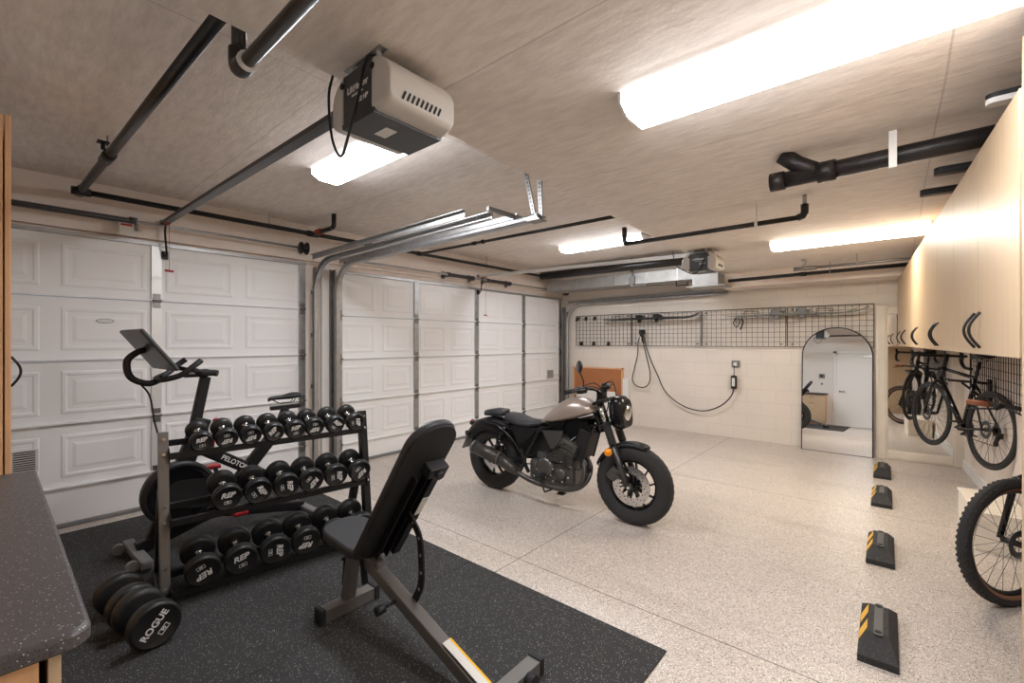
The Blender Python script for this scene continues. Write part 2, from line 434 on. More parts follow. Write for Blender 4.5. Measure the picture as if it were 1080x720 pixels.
# ------------------------------------------------------------ sectional garage doors
def garage_door(name, Y0, Y1, top, zs, bays, vents, label):
    root = bpy.data.objects.new(name, None); COL.objects.link(root); root.location = (-5.28, (Y0+Y1)/2, 0)
    root['kind'] = 'structure'; root['label'] = label
    yc = (Y0+Y1)/2
    for k in range(len(zs)-1):
        z1, z0 = zs[k], zs[k+1]
        s = MB().box((-.04, Y0-yc, z0+.004), (0, Y1-yc, z1-.004))
        if k < len(zs)-2:
            for (a, b_) in bays:
                a -= yc; b_ -= yc; w = b_-a; pw = (w-.13*2+.0)/2
                for q in range(2):
                    y0 = a+.07+q*(pw+.12); y1 = y0+pw; p0, p1 = z0+.085, z1-.085
                    prof = [(0, .0002), (.012, .006), (.03, .006), (.042, .0008), (.07, .0008), (.095, .0055)]
                    rings = []
                    for o, h in prof: rings.append([(h, y0+o, p0+o), (h, y1-o, p0+o), (h, y1-o, p1-o), (h, y0+o, p1-o)])
                    vs = [p for r in rings for p in r]; fs = []
                    for i in range(len(rings)-1):
                        for j in range(4): fs.append((i*4+j, i*4+(j+1) % 4, (i+1)*4+(j+1) % 4, (i+1)*4+j))
                    fs.append(tuple(range(len(vs)-4, len(vs))))
                    s.add(vs, fs)
        o = s.build('panel', 'door_white', root)
        if k < len(zs)-2:
            MB().box((.0, Y0-yc+.09, z0+.002), (.030, Y1-yc-.09, z0+.020), None, .003).build('joint_rail', 'door_white', root)
    MB().box((-.03, Y0-yc, -.0), (.03, Y1-yc, .035), None, .008).build('bottom_seal', 'grey_plastic', root)
    MB().box((.0, Y0-yc, top-.012), (.03, Y1-yc, top+.018)).build('top_strut', 'galvanised', root)
    # straps
    edges = sorted(set([b[0] for b in bays[1:]]))
    ys = [Y0+.045]+edges+[Y1-.045]
    for yy in ys:
        st = MB().box((.0, yy-yc-.04, .04), (.018, yy-yc+.04, top-.005), None, .003)
        st.build('stile', 'alu_white' if yy == edges[0] and len(bays) == 2 else 'galvanised', root)
        for z in zs[1:-1]:
            h = MB().box((.018, yy-yc-.03, z-.06), (.024, yy-yc+.03, z+.07), None, .002)
            h.cyl((.032, yy-yc-.035, z+.004), (.032, yy-yc+.035, z+.004), .012, n=10)
            for dz in (-.04, .05): h.cyl((.024, yy-yc, z+dz), (.029, yy-yc, z+dz), .008, n=8)
            h.build('hinge', 'zinc_dark', root)
    for (vy, vz, vw) in vents:
        v = MB().box((.006, vy-yc-vw/2, vz-.09), (.022, vy-yc+vw/2, vz+.09), None, .004).build('vent', 'white_paint', root)
        l = MB()
        for i in range(9): l.box((.0225, vy-yc-vw/2+.02, vz-.075+i*.0175), (.0265, vy-yc+vw/2-.02, vz-.0665+i*.0175))
        l.build('louvre', 'steel_dark', v)
    return root
zs1 = [2.455, 1.925, 1.39, .857, .325, 0]
door1 = garage_door('door_1', -.37, 2.42, 2.455, zs1, [(-.37, 1.02), (1.02, 2.42)], [(.18, .60, .16)], 'white panelled garage door behind the dumbbell rack')
zs2 = [2.415, 1.87, 1.325, .785, .255, 0]
B = 1.2275
door2 = garage_door('door_2', 2.79, 7.70, 2.415, zs2, [(2.79+i*B, 2.79+(i+1)*B) for i in range(4)], [(7.30, .93-.08+.05, .24), (3.05, .52, .24)], 'wide white panelled garage door behind the motorcycle')
# badge on door 1
bd = MB().prism([(.06*math.cos(a*PI/12), .02*math.sin(a*PI/12)) for a in range(24)], .0, .006, Matrix.Translation((.008, .66-1.025, 1.73)) @ FACEX).build('badge', 'grey_plastic', door1)
MB().prism([(.054*math.cos(a*PI/12), .016*math.sin(a*PI/12)) for a in range(24)], .006, .0075, Matrix.Translation((.008, .66-1.025, 1.73)) @ FACEX).build('badge_centre', 'paper', bd)

# ------------------------------------------------------------ door tracks
def track(Y, zt, xend, label, group=None, mirror=1, hang=None, m='galvanised', rad=.36):
    o = thing('door_track', label, 'track', (-5.2, Y, 0), 0, group)
    def sect(pts, name):
        # C-channel: swept open profile in (normal n, Y)
        prof = [(-.026, -.024), (-.026, .02), (-.012, .032), (.012, .032), (.026, .02), (.026, -.024), (.021, -.024), (.021, .017), (-.021, .017), (-.021, -.024)]
        rings = []
        for i, p in enumerate(pts):
            a = Vector(pts[max(i-1, 0)]); b_ = Vector(pts[min(i+1, len(pts)-1)]); t = (b_-a).normalized()
            nn = Vector((-t.z, 0, t.x))
            rings.append([Vector(p)+nn*q[0]+Vector((0, mirror*q[1], 0)) for q in prof])
        return MB().loft(rings, False).build(name, m, o)
    sect([(.07, 0, .05), (.07, 0, zt-rad)], 'vertical_track')
    sect([(.07, 0, zt-rad)]+[(.07+rad-rad*math.cos(R(a)), 0, zt-rad+rad*math.sin(R(a))) for a in range(8, 90, 9)]+[(.07+rad, 0, zt)], 'curved_track')
    sect([(.07+rad, 0, zt), (xend+5.2, 0, zt+.03)], 'horizontal_track')
    f = MB().box((.0, .012*mirror, .05), (.05, .018*mirror, zt-.05)); f.box((-.03, .018*mirror, .05), (.004, .048*mirror, zt-.05))
    f.build('wall_angle', 'zinc_dark', o)
    a_ = MB().beam((.07, -.03*mirror, zt+.055), (xend+5.2-.25, -.03*mirror, zt+.085), .004, .05); a_.beam((.07, -.045*mirror, zt+.08), (xend+5.2-.25, -.045*mirror, zt+.11), .034, .004)
    a_.build('top_angle', m, o)
    br = MB()
    for z in (.4, 1.0, 1.6, 2.1): MB().box((.0, -.02*mirror, z), (.075, .02*mirror, z+.05), None, .004).cyl((.05, -.03, z+.02), (.05, .03, z+.02), .008, n=8).build('track_bracket', 'zinc_dark', o)
    if hang:
        for dx, lean in ((-.05, -.10), (.01, -.02)):
            h = MB(); p = Vector((xend+5.2+dx, 0, zt+.02)); q = Vector((xend+5.2+dx+lean, 0, hang)); h.beam(p, q, .034, .004, (0, 1, 0)); h.beam(p+Vector((0, .016, 0)), q+Vector((0, .016, 0)), .004, .034, (0, 1, 0))
            ph = h.build('hanger', 'zinc_dark', o)
            hl = MB(); k = 14
            for i in range(k):
                c = p.lerp(q, (i+.5)/k); hl.box(c+Vector((-.007, -.004, -.008)), c+Vector((.007, .0, .008)))
            hl.build('slot', 'steel_dark', ph)
        MB().box((xend+5.2-.09, -.05, zt+.0), (xend+5.2+.03, .05, zt+.01)).cyl((xend+5.2, -.05, zt+.04), (xend+5.2, .07, zt+.04), .009, n=8).build('end_bolt', 'zinc_dark', o)
    return o
track(2.465, 2.47, -2.33, 'galvanised door track beside the near garage door, ending at a crossbar', None, 1)
t2 = track(2.735, 2.47, -2.07, 'galvanised door track beside the far garage door, held at its end by slotted hangers', None, -1, ZU)
MB().beam((5.2-2.36, -.27, 2.56), (5.2-2.30, .05, 2.54), .03, .03).build('crossbar', 'zinc_dark', t2)
track(7.715, 2.30, -2.05, 'galvanised door track in the far corner, running along the back wall', None, -1)

# ------------------------------------------------------------ torsion shafts
def shaft(Y0, Y1, z, sp, label, drums, extra=None):
    o = thing('torsion_shaft', label, 'shaft', (-5.14, 0, z))
    MB().cyl((0, Y0, 0), (0, Y1, 0), .0127, n=12).build('shaft_tube', 'galvanised', o)
    for a, b_ in sp:
        s = MB(); n = int((b_-a)/.012)
        prof = []
        for i in range(n): prof += [(.021, a+i*.012), (.027, a+i*.012+.006)]
        s.lathe([(r, y) for r, y in prof], (0, 0, 0), (0, 1, 0), 14); s.cyl((0, a, 0), (0, a+.05, 0), .033, n=14); s.cyl((0, b_-.05, 0), (0, b_, 0), .033, n=14)
        s.build('spring', 'steel_dark', o)
    for d in drums:
        MB().lathe([(.0, -.03), (.068, -.03), (.07, -.02), (.052, -.012), (.052, .03), (.072, .035), (.072, .045), (0, .045)], (0, d, 0), (0, 1, 0), 20).build('cable_drum', 'black_metal', o)
    for y in [x[0] for x in sp]+[x[1] for x in sp]:
        MB().box((-.115, y-.03, -.06), (-.105, y+.03, .06)).box((-.11, y-.004, -.035), (.0, y+.004, .035)).build('bearing_plate', 'zinc_dark', o)
    return o
sh = shaft(-.3, 2.40, 2.615, [(-.25, .85)], 'torsion spring shaft above the near garage door with a hanging tag', [2.33])
tg = MB().box((.03, .73, -.13), (.033, .83, -.03)).build('warning_tag', 'paper', sh)
MB().box((.034, .74, -.055), (.0345, .82, -.035)).build('tag_stripe', 'red', tg)
shaft(2.84, 7.74, 2.56, [(4.50, 5.05), (5.35, 5.95)], 'torsion spring shaft above the far garage door', [2.88, 7.66])

# ------------------------------------------------------------ garage door openers
SCO = .80
def opener(loc, zc, rail_to, label, arm_to, cordz, tiltend):
    o = thing('garage_door_opener', label, 'opener', loc)
    # body in local coords: centre at origin, rail toward -X, dark band across the middle (along Y)
    L = .37
    prof_mid = [(-.135, .10), (-.12, .115), (.12, .115), (.135, .10), (.14, -.07), (.13, -.122), (-.13, -.122), (-.14, -.07)]
    M = Matrix(((1, 0, 0, 0), (0, 0, 1, 0), (0, 1, 0, 0), (0, 0, 0, 1)))  # local xy->XZ, extrude along Y
    MB().prism(prof_mid, -L/2, L/2, M).build('housing', 'opener_dark', o)
    for s in (-1, 1):
        rings = []
        for t, k, zt_, zb in ((.12, 1.0, .125, -.113), (.14, 1.0, .123, -.115), (.175, .97, .103, -.111), (.208, .93, .076, -.102), (.228, .86, .045, -.09), (.234, .74, .02, -.078)):
            hw = (L/2+.004)*(1-(1-k)*.35)
            rg = [(s*t, y, z) for (y, z) in rrect(2*hw, zt_-zb, .028*k, 4, 0, (zt_+zb)/2)]
            rings.append(rg)
        w = MB().loft(rings).build('light_cover', 'opener_white', o)
        sl = MB()
        for i in range(9):
            y = -L/2+.075+i*.024; x = s*(.195)
            sl.beam((s*.2345, y-.004, -.075), (s*.2345, y+.012, -.038), .004, .010, (0, 1, 0))
        sl.build('vent_slots', 'black_matt', w)
        MB().cyl((s*.125, -L/2-.008, .075), (s*.125, -L/2+.01, .075), .014, n=14).build('cover_screw', 'black_matt', w)
    fw = MB().text('LiftMaster', .042, Matrix.Translation((0, -L/2-.001, .035)) @ FACENY, .0008, .0006)
    fw.text('PROFESSIONAL', .014, Matrix.Translation((.0, -L/2-.001, .004)) @ FACENY, .0008)
    fw.text('1/2 HP', .03, Matrix.Translation((.04, -L/2-.001, -.03)) @ FACENY, .0008, .0006, .2)
    fw.build('lettering', 'white_letter', o)
    MB().box((-.05, -.07, -.1235), (.05, -.01, -.1225)).build('instruction_plate', 'paper', o)
    # rail
    o.scale = (SCO, SCO, SCO)
    rt = (Vector(rail_to)-Vector(loc))/SCO
    MB().beam((.1, 0, .135), (rt.x, rt.y, rt.z), .034, .05).beam((.1, 0, .115), (rt.x, rt.y, rt.z-.02), .07, .008).build('rail', 'steel_dark' if tiltend else 'alu_white', o)
    MB().box((-.08, -.06, .115), (.08, .06, .14), None, .004).build('rail_clamp', 'galvanised', o)
    c = (ZL-loc[2])/SCO
    hb = MB()
    hb.box((-.10, -.152, .115), (-.07, -.128, c)).box((.07, -.152, .115), (.10, -.128, c)).box((-.16, -.16, c-.006), (.14, -.12, c)).box((-.10, .12, .115), (-.07, .14, c)).box((-.11, -.15, .112), (-.06, .15, .118))
    hb.build('ceiling_bracket', 'galvanised', o)
    # curved arm down to the door
    at = (Vector(arm_to)-Vector(loc))/SCO; a0 = Vector((rt.x+.12, rt.y, rt.z-.03))
    MB().tube(spline([a0, a0+Vector((-.03, 0, -.10)), Vector((at.x+.06, at.y, at.z+.02)), at], 6), .011, 8).box(at+Vector((-.03, -.03, -.04)), at+Vector((0, .03, .05))).build('door_arm', 'black_metal', o)
    MB().beam((rt.x+.12, rt.y-.0, rt.z-.03), (rt.x+.22, rt.y, rt.z-.03), .05, .03).build('trolley', 'red_valve', o)
    MB().box((rt.x-.02, rt.y-.03, rt.z-.03), (rt.x+.03, rt.y+.03, rt.z+.03)).build('header_bracket', 'zinc_dark', o)
    cx = rt.x+.18
    cd = MB().tube([(cx, rt.y+.02, rt.z-.03), (cx, rt.y+.02, (cordz-loc[2])/SCO)], .0025, 6).build('pull_cord', 'red', o)
    MB().tube([(cx-.0, rt.y-.02, (cordz-loc[2])/SCO), (cx, rt.y+.06, (cordz-loc[2])/SCO-.005)], .012, 8).build('pull_handle', 'red', cd)
    return o
def op_cord(op, pts, label=None):
    return MB().tube(spline(pts, 8), .006, 8).build('power_cord', 'black_rubber', op)
o1 = opener((-1.455, 1.0, 2.43), 0, (-5.22, 1.06, 2.66), 'large light grey and charcoal door opener nearest the camera', (-5.24, 1.08, 2.36), 2.20, True)
op_cord(o1, [(.12, -.15, .13), (.10, -.20, .11), (.04, -.21, -.06), (-.02, -.22, -.20), (-.10, -.21, -.26), (-.20, -.2, -.14), (-.23, -.2, .06), (-.23, -.18, .17)])
o2 = opener((-1.66, 5.24, 2.43), 0, (-5.22, 5.24, 2.62), 'white and charcoal door opener hanging far off by the back wall', (-5.24, 5.26, 2.36), 1.98, False)
op_cord(o2, [(.08, -.17, .10), (.06, -.2, -.03), (.0, -.2, -.13), (-.08, -.2, -.16), (-.2, -.2, -.10), (-.32, -.19, .0), (-.36, -.18, .19)])

# ------------------------------------------------------------ ceiling lights
def wraplight(X0, X1, Y0, Y1, zc, m, label, pw=1):
    o = thing('ceiling_light', label, 'ceiling light', ((X0+X1)/2, (Y0+Y1)/2, zc)); L = (X1-X0)/2; w = (Y1-Y0)/2
    M = Matrix(((0, 0, 1, 0), (1, 0, 0, 0), (0, 1, 0, 0), (0, 0, 0, 1)))   # xy -> YZ, extrude along X
    MB().prism([(-w*.84, 0), (w*.84, 0), (w*.84, -.0115), (-w*.84, -.0115)], -L, L, M).build('housing', 'lamp_metal', o)
    prof = [(-w*.86, -.012), (-w*.99, -.040), (-w*.74, -.064), (-w*.58, -.068), (-w*.5, -.076), (w*.5, -.076), (w*.58, -.068), (w*.74, -.064), (w*.99, -.040), (w*.86, -.012)]
    MB().prism(prof, -L+.012, L-.012, M).build('diffuser', m, o)
    e = [(-w, 0), (-w*1.0, -.036), (-w*.72, -.066), (-w*.52, -.08), (w*.52, -.08), (w*.72, -.066), (w, -.036), (w, 0)]
    for a, b_ in ((-L, -L+.012), (L-.012, L)): MB().prism(e, a, b_, M).build('end_cap', 'lamp_metal', o)
    return o
wraplight(-.87, .36, 1.68, 1.95, ZL, 'lamp_cool', 'big wraparound ceiling light nearest the camera at the upper right')
wraplight(-.99, .23, 5.16, 5.46, ZL, 'lamp_warm', 'wraparound ceiling light near the back wall beside the wall cabinets')
wraplight(-3.55, -2.25, 1.67, 1.95, ZU, 'lamp_cool', 'wraparound ceiling light just behind the near door opener')
wraplight(-3.72, -2.45, 5.36, 5.66, ZU, 'lamp_cool', 'wraparound ceiling light over the far garage door, behind a black pipe')

# ------------------------------------------------------------ pipes
def pipe(name, label, segs, r, m='pipe_black', cat='pipe', couplings=(), hangers=(), parts=None, smooth=True):
    """segs: list of point lists (first is the run)"""
    o = thing(name, label, cat, segs[0][0]); O_ = Vector(segs[0][0])
    for i, s in enumerate(segs): MB().tube([Vector(p)-O_ for p in s], r if i == 0 else r, 16).build('run' if i == 0 else 'branch', m, o)
    for p, q, rr in couplings: MB().tube([Vector(p)-O_, Vector(q)-O_], rr, 16).build('coupling', m, o)
    for p, ztop in hangers:
        p = Vector(p)-O_; zt = ztop-O_.z
        MB().cyl(p+Vector((0, 0, r)), (p.x, p.y, zt), .005, n=8).tube([p+Vector((0, (r+.004)*math.cos(R(a)), (r+.004)*math.sin(R(a)))) for a in range(0, 360, 30)], .006, 6, closed=True).build('hanger', 'galvanised', o)
    return o
# long wall pipe over both doors
p0 = pipe('sprinkler_pipe', 'long black pipe running along the wall above both garage doors', [[(-5.1, .48, 2.785), (-5.1, 7.1, 2.785)]], .024,
     couplings=[((-5.1, .43, 2.785), (-5.1, .55, 2.785), .034), ((-5.1, 2.36, 2.785), (-5.1, 2.48, 2.785), .034), ((-5.1, 3.90, 2.785), (-5.1, 4.0, 2.785), .032), ((-5.1, 6.98, 2.785), (-5.1, 7.1, 2.785), .03)],
     hangers=[((-5.1, 1.95, 2.785), ZU), ((-5.1, 5.3, 2.785), ZU)])
# thick pipe rising across the ceiling on the left
p1 = pipe('sprinkler_pipe', 'thick black pipe crossing the ceiling at the upper left, with a valve', [[(-5.1, .487, 2.785), (-1.5, .582, 2.785)]], .027,
     couplings=[((-5.16, .486, 2.785), (-5.02, .489, 2.785), .036), ((-4.1, .513, 2.785), (-3.93, .518, 2.785), .036)], hangers=[((-4.02, .515, 2.785), ZU)])
MB().tube([(1.13, .0, .03), (1.13, 0, .075)], .012, 8).box((1.10, -.03, .072), (1.16, .03, .08)).build('valve', 'black_metal', p1)
# elbow pipe at the top
p3 = thing('sprinkler_pipe', 'black pipe with an elbow coming out of the top edge of the photo', 'pipe', (-1.66, .54, 2.45))
el = spline([(0, 0, .43), (0, 0, .10), (0, 0, .05), (.0, .0, .03), (.012, 0, .01), (.04, 0, 0), (.08, .0, 0)], 4)
MB().tube([(0, 0, .46), (0, 0, .04)], .022, 16).build('riser', 'pipe_black', p3)
MB().tube([(0.02, 0, 0), (1.68, .02, .02)], .022, 16).build('run', 'pipe_black', p3)
MB().tube(spline([(0, 0, .07), (0, 0, .03), (.01, 0, .006), (.035, 0, 0), (.075, 0, 0)], 5), .031, 16).build('elbow', 'cast_iron', p3)
plabel(MB().tube([(.072, 0, 0), (.084, 0, 0)], .0315, 16).build('seal_ring', 'pipe_white', p3), 'white sealing ring')
# stub by the near door
p4 = thing('sprinkler_pipe', 'short black elbow stub with a red valve above the near door track', 'pipe', (-5.1, 2.42, 2.785))
MB().tube([(.03, 0, 0), (.42, .01, .0)], .024, 14).build('run', 'pipe_black', p4)
MB().tube([(.42, .01, .0), (.455, .01, .008), (.47, .01, .03), (.47, .01, .145)], .025, 14).build('elbow', 'pipe_black', p4)
plabel(MB().tube([(.14, 0, 0), (.19, 0, 0)], .036, 12).box((.15, -.05, -.012), (.18, .05, .012)).build('valve', 'red_valve', p4), 'red valve')
pipe('sprinkler_pipe', 'thin black pipe running from the wall to the step in the ceiling', [[(-5.07, 3.95, 2.785), (-1.80, 3.95, 2.76)]], .018,
     couplings=[((-4.05, 3.95, 2.777), (-3.98, 3.95, 2.777), .024), ((-3.88, 3.95, 2.776), (-3.84, 3.95, 2.776), .026)])
p5 = thing('sprinkler_pipe', 'thin black pipe with elbows at both ends, under the middle of the ceiling', 'pipe', (-1.85, 3.70, 2.42))
MB().tube([(.02, 0, 0), (1.34, 0, .0)], .018, 14).build('run', 'pipe_black', p5)
MB().tube([(0, 0, .148), (0, 0, .03), (.008, 0, .008), (.03, 0, 0)], .022, 14).build('elbow', 'pipe_black', p5)
MB().tube([(1.32, 0, 0), (1.35, 0, .008), (1.362, 0, .03), (1.362, 0, .085)], .025, 14).build('elbow', 'pipe_black', p5)
MB().tube([(1.362, 0, .08), (1.362, 0, .15)], .014, 10).build('nipple', 'galvanised', p5)
MB().tube([(1.06, 0, .0), (1.06, 0, .15)], .005, 8).tube([(1.05, 0, 0), (1.07, 0, 0)], .024, 12).build('hanger', 'pipe_white', p5)
# drain
p6 = thing('drain_pipe', 'fat black drain pipe with a wye under the ceiling, ending above the cabinets', 'pipe', (-.53, 2.86, 2.44))
MB().tube([(0, 0, 0), (1.30, 0, .02)], .043, 20).build('run', 'cast_iron', p6)
MB().tube([(-.01, 0, 0), (.06, 0, 0)], .05, 20).build('end_cap', 'cast_iron', p6)
MB().tube([(.21, 0, .002), (.29, 0, .003)], .053, 20).build('coupling', 'cast_iron', p6)
MB().tube([(.23, 0, 0), (.12, -.01, .07), (.05, -.03, .13)], .042, 18).build('wye_branch', 'cast_iron', p6)
MB().box((.50, -.06, -.062), (.53, .06, -.057)).box((.50, -.064, -.06), (.53, -.06, .05)).box((.50, .06, -.06), (.53, .064, .05)).box((.50, -.015, .05), (.53, .015, .13)).box((.50, -.064, .05), (.53, .064, .056)).build('hanger', 'pipe_white', p6)
pipe('sprinkler_pipe', 'black pipe crossing just in front of the back soffit', [[(-1.86, 7.0, 2.43), (.70, 7.0, 2.46)]], .024, hangers=[((-.65, 7.0, 2.445), ZL)],
     couplings=[((-.98, 7.0, 2.44), (-.9, 7.0, 2.44), .03)])
p7 = pipe('sprinkler_pipe', 'thinner dark pipe with a valve, beside the black pipe at the back soffit', [[(-.98, 6.55, 2.45), (.70, 6.55, 2.46)]], .017, 'zinc_dark', hangers=[((-.35, 6.55, 2.453), ZL)],
     couplings=[((-.98, 6.55, 2.45), (-.74, 6.55, 2.45), .026)])
MB().tube([(.1, 0, .01), (.13, -.02, .10)], .011, 8).ball((.11, -.01, .1), .02, 10, (1.6, 1, .6)).build('valve', 'galvanised', p7)
# ducts
du = thing('air_duct', 'bare galvanised air duct below the ceiling in the far corner', 'duct', (-3.6, 6.95, 2.50))
d = MB().box((-1.48, -.0, -.0), (1.25, .45, .18)); d.build('duct_run', 'duct_metal', du)
for x in (-.85, -.1, .5, 1.0): MB().box((x, -.006, -.006), (x+.03, .456, .186)).build('duct_seam', 'galvanised', du)
MB().box((1.25, -.03, -.12), (1.62, .35, .06), None, .004).box((1.18, -.08, -.135), (1.72, .38, -.12)).build('duct_boot', 'duct_metal', du)
MB().box((.25, -.04, -.03), (.29, -.01, .42)).box((.25, -.04, -.04), (.52, -.01, -.03)).box((.22, -.045, .0), (.32, -.008, .12)).build('duct_strap', 'zinc_dark', du)
MB().tube([(.98, .05, .0), (.98, .05, -.08), (1.16, .05, -.08), (1.16, .05, -.03)], .012, 8, smooth=False).build('hook', 'black_metal', du)
dp = pipe('vent_pipe', 'dark pipe running above the galvanised duct', [[(-5.1, 6.80, 2.78), (-2.0, 6.80, 2.77)]], .07, 'pipe_black')
# black strips sticking out over the wall cabinets
for i, (x, y, L2) in enumerate([(.262, 2.54, 'strip with a pale underside fixed to the ceiling above the nearest wall cabinet'), (.155, 3.42, 'black strip under the ceiling above the wall cabinets, nearer of the two'), (.11, 3.86, 'black strip under the ceiling above the wall cabinets, farther of the two')]):
    o = thing('storage_bar', L2, 'bar', (x, y, 2.49), RW)
    po = [(.0+.03*math.cos(R(a)), .03*math.sin(R(a))) for a in range(90, 271, 15)]+[(.50, -.03), (.50, .03)]
    MB().prism([(p[0]+.03, p[1]) for p in po], .0, .018, None).box((.40, -.02, .018), (.46, .02, ZL-2.49)).build('bar', 'black_plastic', o)
    plabel(MB().prism([(p[0]+.03, p[1]*.9) for p in po], -.02, .0, None).build('pad', 'paper' if i == 0 else 'opener_dark', o), 'pale underside' if i == 0 else 'charcoal underside')
# ------------------------------------------------------------ floor things
gm = MB().box((-5.08, -.42, 0), (-2.272, 2.20, .010), None, .002).build('rubber_floor_mat', 'rubber_mat'); centred(gm)
tag(gm, 'black speckled rubber mat under the dumbbell rack', 'mat')
gm = MB().box((-2.270, -.42, 0), (-.872, 2.20, .010), None, .002).build('rubber_floor_mat', 'rubber_mat'); centred(gm)
tag(gm, 'black speckled rubber mat under the front half of the weight bench', 'mat')
MT = .010
# parking stops
def stop(y0, label, first=None):
    if first: o = tree_copy(first)
    else:
        o = thing('parking_stop', '', 'parking stop', (0, 0, 0))
        L = .55; rings = []
        for (y, k, zt) in ((0, 1, .03), (.001, 1, .034), (.12, .5, .10), (L-.12, .5, .10), (L-.001, 1, .034), (L, 1, .03)):
            rings.append([(-.078, y, 0), (.078, y, 0), (.078, y, .034 if k < 1 else zt), (.04*k/.5 if k < 1 else .078, y, zt), (-.04*k/.5 if k < 1 else -.078, y, zt), (-.078, y, .034 if k < 1 else zt)])
        MB().loft(rings, False).build('block', 'rubber_stop', o)
        def slope(y, s):  # point on the left sloping face
            return (-.078+.038*s-.0012, y, .034+.066*s+.0012)
        for y in (.13, .30):
            t = MB(); t.add([slope(y, .05), slope(y+.10, .05), slope(y+.13, .92), slope(y+.03, .92)], [(0, 1, 2, 3)])
            t.add([slope(y, -.0), slope(y+.10, 0), (-.0792, y+.08, .004), (-.0792, y-.02, .004)], [(0, 1, 2, 3)])
            t.build('reflective_stripe', 'yellow_tape', o)
        c = MB().prism(rrect(.036, .34, .012, 4, 0, .275), .0995, .103)
        c.build('top_channel', 'steel_dark', o)
        for y in (.135, .415): MB().cyl((0, y, .1), (0, y, .1045), .015, n=16).build('bolt_hole', 'black_matt', o)
    o['label'] = label
    o.location = (-.068-.015*(y0-2.66), y0, 0); o.rotation_euler = (0, 0, .012)
    return o
s1 = stop(2.75, 'black rubber parking stop with yellow stripes nearest the camera')
stop(4.0, 'second rubber parking stop from the camera, in front of the middle of the floor', s1)
stop(5.42, 'third rubber parking stop from the camera', s1)
stop(6.55, 'fourth and farthest rubber parking stop, beside the framed mirror', s1)

# ------------------------------------------------------------ back wall: grid panels
def grid(w, h, label, loc, rz=0, pitch=.0775, thick=.0052, group=None):
    o = thing('wire_grid_panel', label, 'wire grid', loc, rz, group)
    nx = round(w/pitch); nz = round(h/pitch)
    g = MB()
    for i in range(nx+1): g.box((i*w/nx-thick/2, -thick*1.5, 0), (i*w/nx+thick/2, -thick*.5, h))
    for j in range(nz+1): g.box((0, -thick/2, j*h/nz-thick/2), (w, thick/2, j*h/nz+thick/2))
    g.build('wires', 'black_metal', o)
    f = MB()
    for x in (0, w): f.box((x-.005, -.005, 0), (x+.005, .005, h))
    for z in (0, h): f.box((0, -.005, z-.005), (w, .005, z+.005))
    f.build('frame', 'black_metal', o)
    b = MB()
    for x in (.06, w-.06):
        for z in (.04, h-.04): b.cyl((x, 0, z), (x, .045, z), .01, n=8)
    b.build('standoff', 'black_metal', o)
    return o
GZ, GH = 1.47, .59
gx = [-4.93, -3.72, -2.47, -1.24]
gx2 = [-3.74, -2.49, -1.26, -.235]
gl = ['black wire grid panel at the left end of the back wall, with empty hooks', 'black wire grid panel second from the left, holding the dark skis and the charging plug', 'black wire grid panel third from the left on the back wall', 'black wire grid panel behind the top of the arched mirror']
for a, b_, l in zip(gx, gx2, gl): grid(b_-a, GH, l, (a, YB-.05, GZ))
# empty hooks on the left panel
hk = [(-4.90, 2.0), (-4.70, 2.0), (-4.50, 2.0), (-4.80, 1.51), (-4.52, 1.51), (-4.20, 1.51)]
names = ['upper left', 'upper middle', 'upper right', 'lower left', 'lower middle', 'lower right']
h0 = None
for (x, z), n_ in zip(hk, names):
    if h0 is None:
        h0 = thing('grid_hook', '', 'hook', (0, 0, 0), 0, 'empty hooks on the wire grid')
        MB().box((-.032, -.016, -.035), (.032, -.004, .04), None, .004).build('back_plate', 'black_plastic', h0)
        MB().tube([(0, -.01, -.02), (0, -.07, -.03), (0, -.09, -.01)], .005, 8).build('prong', 'black_metal', h0)
        o = h0
    else: o = tree_copy(h0)
    o.location = (x, YB-.055, z); o['label'] = 'small empty black hook on the wire grid, '+n_+' of the six'
def skibracket(x, z, label):
    o = thing('ski_bracket', label, 'bracket', (x, YB-.06, z), 0, 'wire brackets holding the skis')
    MB().tube([(-.09, 0, .0), (-.09, -.16, .0), (-.07, -.17, .09), (.07, -.17, .09), (.09, -.16, .0), (.09, 0, .0)], .004, 8, smooth=False).tube([(-.09, 0, .0), (-.1, 0, .09), (.1, 0, .09), (.09, 0, 0)], .004, 8, smooth=False).build('wire_arm', 'black_metal', o)
    return o
def ski(x0, x1, y, z, m, label, flip, bind=True):
    o = thing('ski', label, 'ski', ((x0+x1)/2, y, z), 0, 'skis hung along the wire grid'); L = (x1-x0); n = 26
    rings = []
    for i in range(n+1):
        t = i/n; tt = 1-t if flip else t
        w = .030+.014*abs(2*tt-1)**1.5
        if tt > .96: w *= max(.15, 1-(tt-.96)/.045)
        rise = (max(0, tt-.86)/.14)**2*.07+(max(0, .07-tt)/.07)**2*.02
        th = .010+.012*(1-abs(2*tt-1))
        x = -L/2+L*t
        rings.append([(x, -w, rise), (x, w, rise), (x, w, rise+th), (x, -w, rise+th)])
    MB().loft(rings, False).build('board', m, o)
    if bind:
        for dx, h_ in ((-.16, .05), (.16, .06)):
            if flip: dx = -dx
            b = MB().box((dx-.09, -.035, .016), (dx+.09, .035, .038), None, .004).box((dx-.06, -.032, .034), (dx+.05, .032, .038+h_), None, .012).box((dx+.02, -.028, .05), (dx+.10, .028, .075), None, .006).box((dx-.03, -.03, -.05), (dx+.03, .03, .0), None, .01)
            b.build('binding', 'black_plastic' if m == 'ski_dark' else 'grey_plastic', o)
    return o
skibracket(-3.95, 1.925, 'wire ski bracket on the left pair of dark skis, nearer the corner'); skibracket(-3.25, 1.925, 'wire ski bracket on the dark skis, nearer the middle of the wall')
